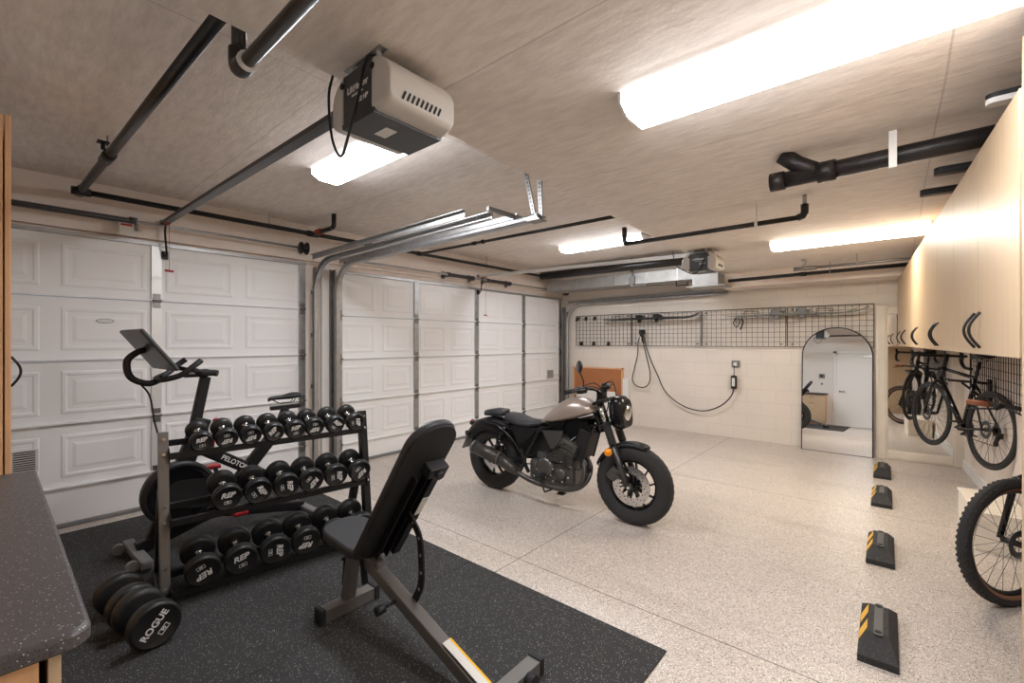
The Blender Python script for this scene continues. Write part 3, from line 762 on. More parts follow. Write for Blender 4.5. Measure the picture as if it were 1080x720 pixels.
skibracket(-1.72, 1.925, 'wire ski bracket at the left half of the grey skis'); skibracket(-.78, 1.925, 'wire ski bracket above the arched mirror')
ski(-4.27, -2.50, YB-.12, 1.94, 'ski_dark', 'dark ski with bindings on the left brackets, the one against the wall', False)
ski(-4.20, -2.46, YB-.20, 1.955, 'ski_dark', 'dark ski on the left brackets, the outer one', False, False)
ski(-2.04, -.40, YB-.12, 1.935, 'ski_grey', 'grey green ski with bindings above the arched mirror, the one against the wall', False)
ski(-2.1, -.28, YB-.20, 1.94, 'ski_grey', 'grey green ski above the arched mirror, the outer one', False, True)
st = MB().tube(spline([(-1.93, YB-.10, 1.93), (-1.97, YB-.11, 1.84), (-1.92, YB-.11, 1.78), (-1.88, YB-.10, 1.86), (-1.91, YB-.10, 1.93)], 5), .008, 6, closed=False)
st.tube(spline([(-1.86, YB-.10, 1.93), (-1.83, YB-.11, 1.85), (-1.87, YB-.11, 1.74)], 5), .01, 6); st = st.build('ski_strap', 'black_rubber'); centred(st); tag(st, 'black strap hanging from the grid under the grey skis', 'strap')

# ------------------------------------------------------------ car charger
oc = thing('power_outlet', 'grey wall outlet with the charging cable plugged in', 'outlet', (-1.96, YB, 1.19))
MB().box((-.06, -.03, -.055), (.06, 0, .055), None, .008).build('cover_box', 'grey_plastic', oc)
MB().box((-.025, -.055, -.03), (.025, -.028, .025), None, .006).build('plug', 'white_paint', oc)
ch = thing('car_charger', 'long dark charging cable draped from the grid to the outlet, with its control box', 'charger', (-1.97, YB-.085, .9))
MB().box((-.045, -.03, -.11), (.045, .035, .11), None, .025).build('control_box', 'black_plastic', ch)
plabel(MB().box((-.022, -.034, -.06), (.022, -.028, .07), None, .006).build('control_face', 'alu_white', ch), 'silver face')
MB().tube(spline([(.01, -.01, .27), (.012, -.04, .22), (.005, 0, .16), (0, 0, .10)], 6), .006, 8).build('plug_lead', 'black_rubber', ch)
def W(x, z, y=-.0): return (x+1.97, y, z-.9)
MB().tube(spline([W(-1.97, .80), W(-2.02, .66), W(-2.18, .50), W(-2.42, .40), W(-2.68, .42), W(-2.9, .52), W(-3.10, .70), W(-3.22, .95), W(-3.34, 1.2), W(-3.42, 1.42), W(-3.47, 1.62), W(-3.50, 1.68, -.06)], 8), .009, 8).build('cable', 'black_rubber', ch)
MB().tube(spline([W(-3.50, 1.68, -.06), W(-3.56, 1.55, -.05), W(-3.60, 1.30), W(-3.66, 1.05), W(-3.70, .85), W(-3.62, .74), W(-3.48, .72), W(-3.38, .80), W(-3.36, .98), W(-3.42, 1.25), W(-3.48, 1.5), W(-3.50, 1.66, -.06)], 8), .009, 8).build('cable_loop', 'black_rubber', ch)
MB().tube([W(-3.50, 1.54, -.03), W(-3.50, 1.64, -.05), W(-3.50, 1.70, -.06), W(-3.46, 1.74, -.12)], [.026, .03, .034, .026], 14).box(W(-3.55, 1.68, .0), W(-3.44, 1.76, -.06), None, .012).build('charging_handle', 'black_plastic', ch)
plabel(MB().tube([W(-3.505, 1.53, -.06), W(-3.505, 1.64, -.085)], .013, 8).build('handle_trim', 'alu_white', ch), 'silver trim')

# ------------------------------------------------------------ boards in the far corner
bb = thing('cupboard_door', 'brown wooden cupboard door low on the back wall behind the motorcycle', 'cupboard', (-4.46, YB-.02, 0))
MB().box((-.52, -.03, .02), (.52, .0, 1.02), None, .003).build('door', 'brown_board', bb)
MB().box((-.545, -.035, 0), (-.52, .02, 1.045)).box((.52, -.035, 0), (.545, .02, 1.045)).box((-.545, -.035, 1.02), (.545, .02, 1.045)).build('frame', 'cabinet_edge', bb)
wb = thing('foam_panel', 'low white panel standing in front of the brown cupboard door', 'panel', (-4.40, YB-.14, 0))
MB().box((-.46, -.03, 0), (.40, .03, .60), None, .01).build('panel', 'white_paint', wb)
wp = MB().box((-3.885, YB-.11, 0), (-3.775, YB-.0, .86), None, .004).build('white_post', 'white_paint'); centred(wp); tag(wp, 'short white post on the back wall beside the brown cupboard door', 'post')

# ------------------------------------------------------------ arched mirror (leaning)
am = thing('arched_mirror', 'tall arched mirror with a thin black frame leaning on the back wall', 'mirror', (-.645, YB-.155, 0), R(.4))
TA = R(3.0); W2 = .40; HH = 1.745
arch = [(-W2, 0), (W2, 0)]+[(W2*math.cos(R(a)), HH-W2+W2*math.sin(R(a))) for a in range(0, 181, 7)]
MT2 = Matrix.Rotation(-TA, 4, 'X') @ FACENY
MB().prism([(x*.985, y*.992+.006) for x, y in arch], -.004, .006, MT2).build('glass', 'mirror_glass', am)
rings_o = [MT2 @ Vector((x, y, 0)) for x, y in arch]
MB().tube(rings_o, .008, 8, closed=True, smooth=True).build('frame', 'black_metal', am)
# ------------------------------------------------------------ framed mirror
fm = thing('framed_mirror', 'large mirror with a wide whitewashed frame beside the hanging bicycle', 'mirror', (-.215, YB-.075, 0), FM_YAW := R(3.3))
FW, FH, FT = .865, 2.03, R(FMT := .4)
MF = Matrix.Rotation(-FT, 4, 'X') @ FACENY
MB().prism([(.115, .115), (FW-.115, .115), (FW-.115, FH-.115), (.115, FH-.115)], -.004, .002, MF).build('glass', 'mirror_glass', fm)
fr = MB()
B_ = .125
for (x0, y0, x1, y1) in ((0, 0, B_, FH), (FW-B_, 0, FW, FH), (B_, 0, FW-B_, B_), (B_, FH-B_, FW-B_, FH)):
    fr.box((x0, y0, -.012), (x1, y1, .016), MF, .006)
    fr.box((x0+(.022 if x1-x0 < .2 else 0), y0+(.022 if x1-x0 > .2 else 0), .012), (x1-(.022 if x1-x0 < .2 else 0), y1-(.022 if x1-x0 > .2 else 0), .024), MF, .004)
fr.build('frame', 'mirror_frame', fm)

# ------------------------------------------------------------ wall cabinets on the right (local x = depth, y = along the wall)
CZ0, CZ1 = 1.50, 2.355
def bow(o, y, zc, m='black_metal', x=0, hgt=.15, dep=.034, parent=None):
    MB().tube([(x-dep*math.sin(PI*i/10)-.002, y, zc-hgt/2+hgt*i/10) for i in range(11)], .0055, 8).build('handle', m, parent or o)
def wallcab(s0, s1, label, ndoor=2):
    o = thing('wall_cabinet', label, 'cabinet', (.4056-.052*(s0+s1)/2+0, (s0+s1)/2, CZ0), RW, 'maple wall cabinets on the right wall')
    h = CZ1-CZ0; w = (s1-s0)/2
    MB().box((.02, -w, 0), (.6, w, h)).build('body', 'cabinet_maple', o)
    if ndoor == 2:
        for a, b_, hy in ((-w+.0012, -.0012, -.055), (.0012, w-.0012, .055)):
            d = MB().box((0, a, -.004), (.019, b_, h), None, .0015).build('door', 'cabinet_maple', o)
            bow(o, hy, .098, parent=d)
    else:
        d = MB().box((0, -w+.0012, -.004), (.019, w-.0012, h), None, .0015).build('door', 'cabinet_maple', o)
        bow(o, -w+.055, .098, parent=d)
    return o
cabs = [(2.13, 3.37, 'maple wall cabinet nearest the camera'), (3.37, 4.61, 'second maple wall cabinet from the camera'), (4.61, 5.85, 'third maple wall cabinet from the camera'), (5.85, 7.09, 'fourth maple wall cabinet from the camera, above the hanging bicycle')]
for a, b_, l in cabs: wallcab(a, b_, l)
wallcab(7.09, 7.66, 'narrow maple wall cabinet at the far end, beside the framed mirror', 1)
tc_ = thing('tall_cabinet', 'tall maple cabinet cut off by the right edge of the photo', 'cabinet', (.4056-.052*1.2, 1.2, 0), RW)
MB().box((.02, -.9, .0), (.6, .905, 2.50)).build('body', 'cabinet_maple', tc_)
d = MB().box((.0, .3, .08), (.019, .905, 2.5), None, .002).build('door', 'cabinet_maple', tc_); bow(tc_, .36, 1.3, parent=d)
d = MB().box((.0, -.3, .08), (.019, .298, 2.5), None, .002).build('door', 'cabinet_maple', tc_); bow(tc_, .24, 1.3, parent=d)
# grid behind the bicycles
g2 = grid(2.2, .52, 'black wire grid on the right wall behind the bicycles', (0, 0, 0)); g2.rotation_euler = (0, 0, RW-R(90))
g2.location = (.4056+.56-.052*6.9, 6.9+.03, 1.0)
# low white box
lb = thing('storage_bench', 'low box with a pale woodgrain top against the right wall', 'bench', (.44, 4.78, 0), RW)
MB().box((0, 0, 0), (.30, .70, .265)).build('body', 'light_wood', lb)
MB().box((-.006, -.006, .265), (.30, .71, .285), None, .003).build('top', 'light_wood', lb)

# ------------------------------------------------------------ counter and cabinets by the camera
ct = thing('worktop', 'dark speckled worktop with a rounded corner at the lower left', 'worktop', (-2.35, -.18, .86))
# rounded slab
po = [(-.96, -.32), (.955, -.32)]+[(.955-.045+.045*math.cos(R(a)), .335-.045+.045*math.sin(R(a))) for a in range(0, 91, 15)]+[(-.96, .335)]
rings = []
for dz, ins in ((0, .006), (.006, 0), (.030, 0), (.036, .003), (.04, .010)):
    rings.append([(x-(ins if x > 0 else 0), y-(ins if y > 0 else 0), dz) for x, y in po])
MB().loft(rings, False).build('slab', 'counter_stone', ct)
def basecab(x0, x1, label, drawers):
    o = thing('base_cabinet', label, 'cabinet', ((x0+x1)/2, -.2, 0), 0, 'maple base cabinets under the worktop'); w = (x1-x0)/2
    MB().box((-w, -.295, .09), (w, .27, .859)).box((-w+.02, -.295, 0), (w-.02, .21, .09)).build('body', 'cabinet_edge', o)
    d = MB().box((-w+.003, .284, .10), (w-.003, .305, .66), None, .002).build('door', 'cabinet_maple', o); 
    MB().tube([(0-.06+.012*i, .305+.026*math.sin(PI*i/10), .60) for i in range(11)], .005, 8).build('handle', 'black_metal', d)
    d = MB().box((-w+.003, .284, .665), (w-.003, .305, .852), None, .002).build('drawer', 'cabinet_maple', o)
    MB().tube([(0-.06+.012*i, .305+.026*math.sin(PI*i/10), .76) for i in range(11)], .005, 8).build('handle', 'black_metal', d)
    return o
basecab(-2.04, -1.42, 'maple base cabinet under the right end of the worktop', 1)
basecab(-2.66, -2.04, 'maple base cabinet in the middle under the worktop', 1)
basecab(-3.29, -2.66, 'maple base cabinet at the left end under the worktop', 1)
tl = thing('tall_cabinet', 'tall maple cabinet at the left edge, rising from the end of the worktop', 'cabinet', (-3.61, -.22, 0))
MB().box((-.30, -.27, 0), (.30, .262, 2.66)).build('body', 'cabinet_edge', tl)
d = MB().box((.002-.302, .268, .08), (.302, .289, 2.66), None, .002).build('door', 'cabinet_edge', tl)
MB().tube([(.255, .289+.034*math.sin(PI*i/10), 1.40-.075+.015*i) for i in range(11)], .0055, 8).build('handle', 'black_metal', d)
# white door behind the camera (seen in the arched mirror)
dr = bpy.data.objects.new('door_3', None); COL.objects.link(dr); dr.location = (-.72, -.5, 0); dr['kind'] = 'structure'; dr['label'] = 'white house door seen in the arched mirror'
MB().box((-.48, 0, .01), (.48, .035, 2.06), None, .003).build('door_leaf', 'white_paint', dr)
MB().box((-.55, 0, 0), (-.485, .05, 2.13)).box((.485, 0, 0), (.55, .05, 2.13)).box((-.55, 0, 2.065), (.55, .05, 2.13)).build('door_frame', 'white_paint', dr)
MB().cyl((-.40, .03, .98), (-.40, .08, .98), .012).box((-.41, .07, .97), (-.28, .085, .995), None, .004).cyl((-.40, .03, .98), (-.40, .042, .98), .028).build('door_handle', 'chrome', dr)
MB().box((.10, .035, 1.95), (.38, .09, 2.02), None, .01).beam((.2, .08, 2.0), (-.1, .16, 2.03), .02, .01).build('door_closer', 'alu_white', dr)
kp = thing('door_controller', 'small grey control box on the wall seen in the arched mirror', 'control box', (-1.55, -.5, 1.40))
MB().box((-.07, 0, -.06), (.07, .04, .06), None, .008).build('case', 'grey_plastic', kp); MB().box((-.04, .04, -.03), (.03, .043, .03)).build('screen', 'black_plastic', kp)
kp = thing('light_switch', 'white light switch below the control box seen in the arched mirror', 'switch', (-1.55, -.5, 1.17))
MB().box((-.055, 0, -.055), (.055, .008, .055), None, .003).build('plate', 'white_paint', kp); MB().box((-.03, .008, -.03), (.03, .014, .03)).build('rocker', 'grey_plastic', kp)

# ------------------------------------------------------------ dumbbell rack
RA = -R(7.0)
rk = thing('dumbbell_rack', 'three-tier black and steel dumbbell rack standing on the rubber mat', 'rack', (-3.28, .70, MT), RA)
def rail_y(xc, z, y0=.02, y1=1.235):
    return ((xc, y0, z), (xc, y1, z))
LEAN = .13
for y, mm in ((-.025, 'gun_metal'), (1.235, 'black_metal')):
    p = MB().beam((-.0, y, .0), (-LEAN+.0, y, .985), .05, .07, (1, 0, 0), .004).build('upright', mm, rk)
    if y < 0: plabel(p, 'grey steel upright')
    f = MB().box((-.40, y-.035, 0), (.06, y+.035, .05), None, .006)
    f.beam((-.38, y, .04), (-LEAN-.03, y, .62), .05, .05, (1, 0, 0)); f.build('side_foot', 'black_metal', rk)
    bt = MB()
    for z in (.08, .2, .46, .55, .86, .95):
        bt.cyl((.037-LEAN*z/1.03, y, z), (.046-LEAN*z/1.03, y, z), .010, n=10)
    bt.build('bolt', 'chrome', rk)
tiers = [(.855, -.055, .070), (.47, .02, .086), (.062, .065, .108)]   # front lip height, x of front lip, head radius
for z, x, r in tiers:
    t = MB(); tl_ = R(13)
    for dx, dz in ((0, 0), (-.20, .20*math.tan(tl_))):
        t.box((x+dx-.004, .0, z+dz-.030), (x+dx+.004, 1.21, z+dz+.008)); t.box((x+dx-.055, .0, z+dz-.006), (x+dx, 1.21, z+dz))
    t.build('shelf_rail', 'black_metal', rk)
    for y in (.0, 1.21):
        q = MB(); M = Matrix(((1, 0, 0, 0), (0, 0, 1, 0), (0, 1, 0, 0), (0, 0, 0, 1)))
        q.prism([(x+.01, z-.05), (x+.02, z+.02), (x-.24, z+.10), (x-.26, z+.0)], y-.003, y+.003, M); q.build('end_bracket', 'black_metal', rk)

def dumbbell(r, hw, gap, word, label, group, M, roll, weight='', proto=None):
    """M: location/rotation; axis local x; lettering on +x face"""
    if proto: o = tree_copy(proto)
    else:
        o = thing('dumbbell', '', 'dumbbell')
        g = MB().tube([(-gap/2-.005, 0, 0), (-gap/4, 0, 0), (0, 0, 0), (gap/4, 0, 0), (gap/2+.005, 0, 0)], [.014, .0155, .0175, .0155, .014], 14)
        for i in range(-4, 5): g.lathe([(.0165, i*gap*.08-.002), (.0182, i*gap*.08), (.0165, i*gap*.08+.002)], (0, 0, 0), (1, 0, 0), 14)
        g.tube([(-gap/2-.004, 0, 0), (-gap/2+.012, 0, 0)], .026, 16).tube([(gap/2-.012, 0, 0), (gap/2+.004, 0, 0)], .026, 16)
        g.build('handle', 'chrome', o)
        for s in (-1, 1):
            a = s*gap/2; e = s*(gap/2+hw); b = .012
            pr = [(0, a), (r*.80, a), (r-.006, a+s*.006), (r, a+s*.014), (r, e-s*b), (r-.004, e-s*.004), (r-.012, e), (r*.86, e-s*.0005), (r*.83, e-s*.003), (0, e-s*.003)]
            hd = MB().lathe(pr, (0, 0, 0), (1, 0, 0), 44, True).build('head', 'urethane', o)
            t = MB(); Mx = Matrix.Translation((e-s*.0026, 0, 0)) @ (FACEX if s > 0 else Matrix.Rotation(PI, 4, 'Z') @ FACEX)
            if word == 'ROGUE':
                t.text(word, r*.40, Mx @ Matrix.Translation((0, r*.10, 0)), .0006, .0012)
            else:
                t.text(word, r*.56, Mx @ Matrix.Translation((0, r*.22, 0)), .0006, .0016, .25)
            # weight mark: a slim frame with two figures
            w, h = r*.24, r*.12
            fr_ = [(-w, -h), (w, -h), (w, h), (-w, h)]; cy = -r*.36
            th = r*.028
            for (x0, y0, x1, y1) in ((-w, -h, w, -h+th), (-w, h-th, w, h), (-w, -h, -w+th, h), (w-th, -h, w, h)):
                t.prism([(x0, y0+cy), (x1, y0+cy), (x1, y1+cy), (x0, y1+cy)], 0, .0006, Mx)
            t.text(weight, r*.2, Mx @ Matrix.Translation((0, cy, 0)), .0006, .0004)
            t.build('lettering', 'white_letter', hd)
    o['label'] = label
    if group: o['group'] = group
    o.matrix_world = M @ Matrix.Rotation(roll, 4, 'X')
    return o
RK = Matrix.Translation((-3.28, .70, MT)) @ Matrix.Rotation(RA, 4, 'Z')
def place(xf, y, z, tilt): # front face centre
    return RK @ Matrix.Translation((xf, y, z)) @ Matrix.Rotation(tilt, 4, 'Y')
ordn = ['first', 'second', 'third', 'fourth', 'fifth', 'sixth', 'seventh', 'last']
tops = [.13, .268, .405, .545, .682, .816, .965, 1.12]
ta = [12, 190, 192, 50, 8, 184, -42, -80]
wt = ['5', '10', '12', '15', '18', '20', '22', '25']
for i, (y, a) in enumerate(zip(tops, ta)):
    r = .064+.0009*i; hw = .055; gap = .125
    dumbbell(r, hw, gap, 'REP', ordn[i]+' black dumbbell from the left on the top tier of the rack', 'dumbbells on the top tier', place(-.085-.06, y+.03, .94+.019-.02, R(13)) @ Matrix.Translation((0, 0, (r-.067))), R(a), wt[i])
mids = [.263, .437, .609, .773, .947, 1.125]; ma = [2, -62, -82, 232, -82, 225]
for i, (y, a) in enumerate(zip(mids, ma)):
    r = .082; 
    dumbbell(r, .062, .13, 'REP', ordn[i if i < 5 else 7]+' black dumbbell from the left on the middle tier of the rack', 'dumbbells on the middle tier', place(-.06, y+.02, .585+.0, R(13)), R(a), str(30+5*i))
bots = [.14, .34, .538, .732, .93, 1.12]; ba = [205, 15, -88, 176, 188, 200]
for i, (y, a) in enumerate(zip(bots, ba)):
    dumbbell(.0945, .07, .13, 'REP', ordn[i if i < 5 else 7]+' black dumbbell from the left on the bottom tier of the rack', 'dumbbells on the bottom tier', place(-.02, y+.01, .19+.0, R(13)), R(a), str(60+5*i))
dumbbell(.112, .075, .13, 'ROGUE', 'large black dumbbell on the mat in front of the rack, nearer the camera', 'large dumbbells on the mat', Matrix.Translation((-2.955, .53, MT+.112)) @ Matrix.Rotation(R(7), 4, 'Z'), R(48), '90')
dumbbell(.112, .075, .13, 'ROGUE', 'large black dumbbell on the mat in front of the rack, farther from the camera', 'large dumbbells on the mat', Matrix.Translation((-3.245, .492, MT+.112)) @ Matrix.Rotation(R(6), 4, 'Z'), R(20), '80')

# ------------------------------------------------------------ weight bench
BA = R(0.5)
bn = thing('weight_bench', 'adjustable black and grey weight bench with its backrest raised', 'bench', (-2.40, 1.345, MT), BA)
MB().box((-.035, -.165, .0), (.035, .165, .07), None, .003).build('rear_foot', 'gun_metal', bn)
for s in (-1, 1): plabel(MB().box((-.042, s*.15-(.03 if s < 0 else 0)*1, -.0), (.042, s*.15+(.035 if s > 0 else .0), .08), None, .006).build('foot_cap', 'black_rubber', bn), 'black rubber end cap')
MB().beam((.0, 0, .06), (.07, 0, .37), .06, .06, (1, 0, 0), .004).build('rear_post', 'gun_metal', bn)
MB().beam((-.02, 0, .14), (-.0, 0, .30), .05, .02, (1, 0, 0), .006).cyl((.02, -.05, .31), (.02, .05, .31), .008).build('transport_grip', 'black_rubber', bn)
MB().beam((.17, 0, .365), (1.12, 0, .045), .062, .062, (0, 0, 1), .004).build('main_beam', 'gun_metal', bn)
MB().beam((.05, 0, .37), (.33, 0, .35), .055, .055, (0, 0, 1), .004).build('seat_frame', 'gun_metal', bn)
MB().box((1.09, -.30, 0.0), (1.16, .30, .07), None, .003).build('front_foot', 'gun_metal', bn)
for s in (-1, 1): MB().box((1.085, s*.29-(.03 if s < 0 else 0), 0), (1.165, s*.29+(.03 if s > 0 else 0), .078), None, .006).build('foot_cap', 'black_rubber', bn)
MB().cyl((1.16, .20, .045), (1.20, .20, .045), .03, n=18).build('transport_wheel', 'black_rubber', bn)
MB().cyl((.50, -.10, .24), (.50, -.03, .245), .008).cyl((.50, -.14, .24), (.50, -.095, .24), .022, n=14).build('locking_knob', 'black_plastic', bn)
stk = MB(); dm = Vector((1.0, 0, -.32)).normalized(); pm = Vector((.17, 0, .365)); upv = Vector((.32, 0, 1)).normalized()
def onbeam(t, y, h): return pm+dm*t+Vector((0, y, 0))+upv*(.031+h)
stk.add([onbeam(.70, -.024, .0008), onbeam(.97, -.024, .0008), onbeam(.97, .024, .0008), onbeam(.70, .024, .0008)], [(0, 1, 2, 3)]); sk_ = stk.build('sticker', 'paper', bn)
MB().add([onbeam(.70, .017, .0014), onbeam(.97, .017, .0014), onbeam(.97, .027, .0014), onbeam(.70, .027, .0014)], [(0, 1, 2, 3)]).build('sticker_edge', 'yellow_tape', sk_)
# pads
def pad(L, w0, w1, th, M, name, rnd=.09):
    rings = []; n = 14
    out = []
    for (sx, sy, a0) in ((1, 1, 0), (-1, 1, 90), (-1, -1, 180), (1, -1, 270)):
        for i in range(n//2+1):
            a = R(a0+90*i/(n//2)); ww = w1 if sx > 0 else w0; rr = rnd if sx > 0 else .05
            cx = L-rr if sx > 0 else rr; out.append((cx+rr*math.cos(a), sy*(ww/2-rr)+rr*math.sin(a), 0))
    cx, cy = L/2, 0
    for z, k in ((0, .96), (.006, .99), (th*.3, 1), (th*.7, 1), (th*.9, .975), (th, .92)):
        rings.append([M @ Vector((cx+(x-cx)*(1-(1-k)*.35), y*k, z)) for x, y, _ in out])
    return MB().loft(rings, True).build(name, 'vinyl', bn)
pad(.38, .27, .28, .055, Matrix.Translation((.27, 0, .405)) @ Matrix.Rotation(PI, 4, 'Z') @ Matrix.Rotation(R(-5), 4, 'Y'), 'seat', .11)
ba_ = R(55)
MBK = Matrix.Translation((.28, 0, .40)) @ Matrix.Rotation(-ba_, 4, 'Y')
pad(.93, .28, .28, .036, MBK, 'backrest', .125)
bp_ = MB().prism(rrect(.915, .272, .128, 8, .465, 0), -.014, .004, MBK).build('backing_board', 'black_matt', bn)
bf = MB()
for s in (-1, 1): bf.beam(MBK @ Vector((.03, s*.03, -.03)), MBK @ Vector((.62, s*.03, -.03)), .006, .04, MBK.to_3x3() @ Vector((0, 0, 1)))
bf.beam(MBK @ Vector((.05, .075, -.04)), MBK @ Vector((.66, .075, -.04)), .045, .045, MBK.to_3x3() @ Vector((0, 0, 1)))
bf.build('backrest_frame', 'black_metal', bn)
MB().box((.64, -.0, -.075), (.70, .115, -.012), MBK, .006).cyl(MBK @ Vector((.67, .055, -.10)), MBK @ Vector((.67, .055, -.07)), .02).build('frame_cap', 'black_plastic', bn)
MB().box((.33, -.07, -.0135), (.52, .02, -.0125), MBK).box((.36, .055, -.066), (.48, .095, -.063), MBK).build('sticker', 'paper', bn)
# curved ladder
c = Vector((.30, 0, .52)); lad = []
a_top = MBK @ Vector((.36, .03, -.05)); a_bot = Vector((.56, .03, .235))
mid_ = (a_top+a_bot)/2+Vector((.085, 0, .02))
pts = spline([a_top, a_top.lerp(mid_, .5)+Vector((.03, 0, .02)), mid_, a_bot.lerp(mid_, .5)+Vector((.03, 0, -.01)), a_bot-Vector((.0, 0, .01))], 6)
ld = MB(); rg = []
for i, p in enumerate(pts):
    t = (pts[min(i+1, len(pts)-1)]-pts[max(i-1, 0)]).normalized(); nn = Vector((t.z, 0, -t.x))
    rg.append([p+nn*.019+Vector((0, -.005, 0)), p+nn*.019+Vector((0, .005, 0)), p-nn*.019+Vector((0, .005, 0)), p-nn*.019+Vector((0, -.005, 0))])
ldo = ld.loft(rg, False).build('angle_ladder', 'black_metal', bn)
hl = MB()
for i in range(3, len(pts)-1, 4): hl.cyl(pts[i]+Vector((0, -.0058, 0)), pts[i]+Vector((0, .0058, 0)), .008, n=12)
hl.build('ladder_hole', 'galvanised', ldo)
sa = MB().beam((.20, -.035, .40), (.235, -.035, .24), .008, .034, (0, 1, 0)); sa.build('seat_ladder', 'black_metal', bn)

# ------------------------------------------------------------ exercise bike behind the rack (front toward -Y)
xb = thing('exercise_bike', 'black exercise bike with a tablet screen standing behind the dumbbell rack', 'exercise bike', (-4.05, .67, MT), R(2))
MB().box((-.27, -.03, .02), (.27, .04, .08), None, .015).build('front_foot', 'grey_plastic', xb)
MB().box((-.26, 1.15, .01), (.26, 1.22, .07), None, .015).build('rear_foot', 'grey_plastic', xb)
for s in (-1, 1): MB().cyl((s*.20-.02, -.06, .045), (s*.20+.02, -.06, .045), .036, n=18).build('transport_wheel', 'grey_plastic', xb)
MB().beam((0, 0, .08), (0, .48, .22), .07, .09, bev=.01).beam((0, .42, .22), (0, 1.18, .06), .06, .08, bev=.01).build('base_frame', 'black_metal', xb)
MB().beam((0, .10, .10), (0, .40, .95), .06, .12, (0, 1, 0), .012).build('front_frame', 'black_metal', xb)
dfm = MB().beam((0, .30, .78), (0, .86, .40), .055, .09, (0, 0, 1), .012).beam((0, .50, .24), (0, .98, .80), .055, .10, (0, 1, 0), .012).build('diagonal_frame', 'black_metal', xb)
MB().text('PELOTON', .052, Matrix.Translation((.0288, .62, .565)) @ Matrix.Rotation(R(-34), 4, 'X') @ FACEX, .0005, .0008).build('lettering', 'white_letter', dfm)
MB().lathe([(0, -.022), (.17, -.022), (.205, -.03), (.215, -.02), (.215, .02), (.205, .03), (.17, .022), (0, .022)], (.045, .24, .43), (1, 0, 0), 44).build('flywheel', 'black_gloss', xb)
MB().lathe([(.20, -.036), (.228, -.036), (.228, .036), (.20, .036)], (.045, .24, .43), (1, 0, 0), 44).build('flywheel_guard', 'black_plastic', xb)
MB().prism([(.56+.12*math.cos(R(a)), .36+.12*math.sin(R(a))) for a in range(-90, 91, 15)]+[(.24+.1*math.cos(R(a)), .42+.1*math.sin(R(a))) for a in range(90, 271, 15)], .03, .075, FACEX).build('belt_cover', 'black_plastic', xb)
cr_ = MB().cyl((-.12, .56, .36), (.12, .56, .36), .014).beam((.10, .56, .36), (.11, .60, .20), .012, .03, (0, 1, 0)).beam((-.10, .56, .36), (-.11, .52, .52), .012, .03, (0, 1, 0)); cr_.build('crank', 'steel_dark', xb)
for s, y, z in ((1, .60, .20), (-1, .52, .52)): plabel(MB().box((s*.12, y-.05, z-.015), (s*.21, y+.05, z+.015), None, .008).build('pedal', 'red', xb), 'red pedal')
plabel(MB().cyl((0, .46, .68), (0, .49, .90), .014).ball((0, .492, .915), .026).build('resistance_knob', 'red', xb), 'red resistance knob')
MB().beam((0, .33, .80), (0, .42, 1.27), .05, .07, (0, 1, 0), .01).build('handlebar_post', 'black_metal', xb)
MB().tube(spline([(-.17, .34, 1.40), (-.18, .29, 1.36), (-.16, .22, 1.30), (-.10, .14, 1.27), (.0, .12, 1.265), (.10, .14, 1.27), (.16, .22, 1.30), (.18, .29, 1.36), (.17, .34, 1.40)], 6), .02, 12).tube([(-.19, .28, 1.34), (-.08, .36, 1.31), (.08, .36, 1.31), (.19, .28, 1.34)], .018, 12).box((-.06, .26, 1.27), (.06, .44, 1.315), None, .02).build('handlebar', 'black_plastic', xb)
for s in (-1, 1): MB().tube(spline([(s*.05, .36, 1.30), (s*.08, .44, 1.30), (s*.10, .47, 1.295)], 5), .024, 12).build('elbow_rest', 'black_rubber', xb)
scr = MB().box((-.29, -.014, -.175), (.29, .014, .175), Matrix.Translation((0, .07, 1.48)) @ Matrix.Rotation(R(36), 4, 'X'), .012).build('screen', 'opener_dark', xb)
MB().box((-.27, .0142, -.155), (.27, .0150, .155), Matrix.Translation((0, .07, 1.48)) @ Matrix.Rotation(R(36), 4, 'X')).build('display', 'black_gloss', scr)
MB().tube(spline([(0, .16, 1.28), (0, .07, 1.24), (0, -.03, 1.29), (0, -.05, 1.40), (0, .0, 1.46), (0, .05, 1.48)], 5), .022, 10).build('screen_bracket', 'black_metal', xb)
MB().tube(spline([(0.02, .02, 1.24), (.03, .07, 1.15), (.03, .1, .95), (.03, .16, .7), (.03, .2, .55)], 6), .006, 8).build('cable', 'black_rubber', xb)
MB().beam((0, .92, .70), (0, 1.03, .96), .045, .06, (0, 1, 0), .008).beam((0, .90, .965), (0, 1.16, .965), .04, .035, bev=.006).build('seat_post', 'black_metal', xb)
def saddle(o, c, L, w, m='black_plastic', fwd=(0, -1, 0), name='saddle'):
    f = Vector(fwd); sd = f.cross(Vector((0, 0, 1))); rings = []
    for t, k, dz in ((0, .5, .012), (.06, .9, .02), (.2, 1, .022), (.38, .82, .014), (.55, .4, .010), (.75, .24, .010), (.93, .2, .006), (1, .1, -.004)):
        p = Vector(c)+f*(t-.45)*L+Vector((0, 0, dz)); hw = w/2*k
        rings.append([p+sd*(hw*math.cos(R(a)))+Vector((0, 0, (.022 if math.sin(R(a)) > 0 else .03)*math.sin(R(a))*(.6+.4*k))) for a in range(0, 360, 30)])
    b = MB().loft(rings).build(name, m, o)
    rl = MB()
    for s in (-1, 1): rl.tube([Vector(c)+f*(-.28*L)+sd*s*.022+Vector((0, 0, -.01)), Vector(c)+f*(-.2*L)+sd*s*.022+Vector((0, 0, -.045)), Vector(c)+f*(.2*L)+sd*s*.02+Vector((0, 0, -.045)), Vector(c)+f*(.4*L)+sd*s*.012+Vector((0, 0, -.01))], .0035, 6)
    rl.build('rails', 'steel_dark', b); return b
saddle(xb, (0, 1.03, 1.045), .27, .16)
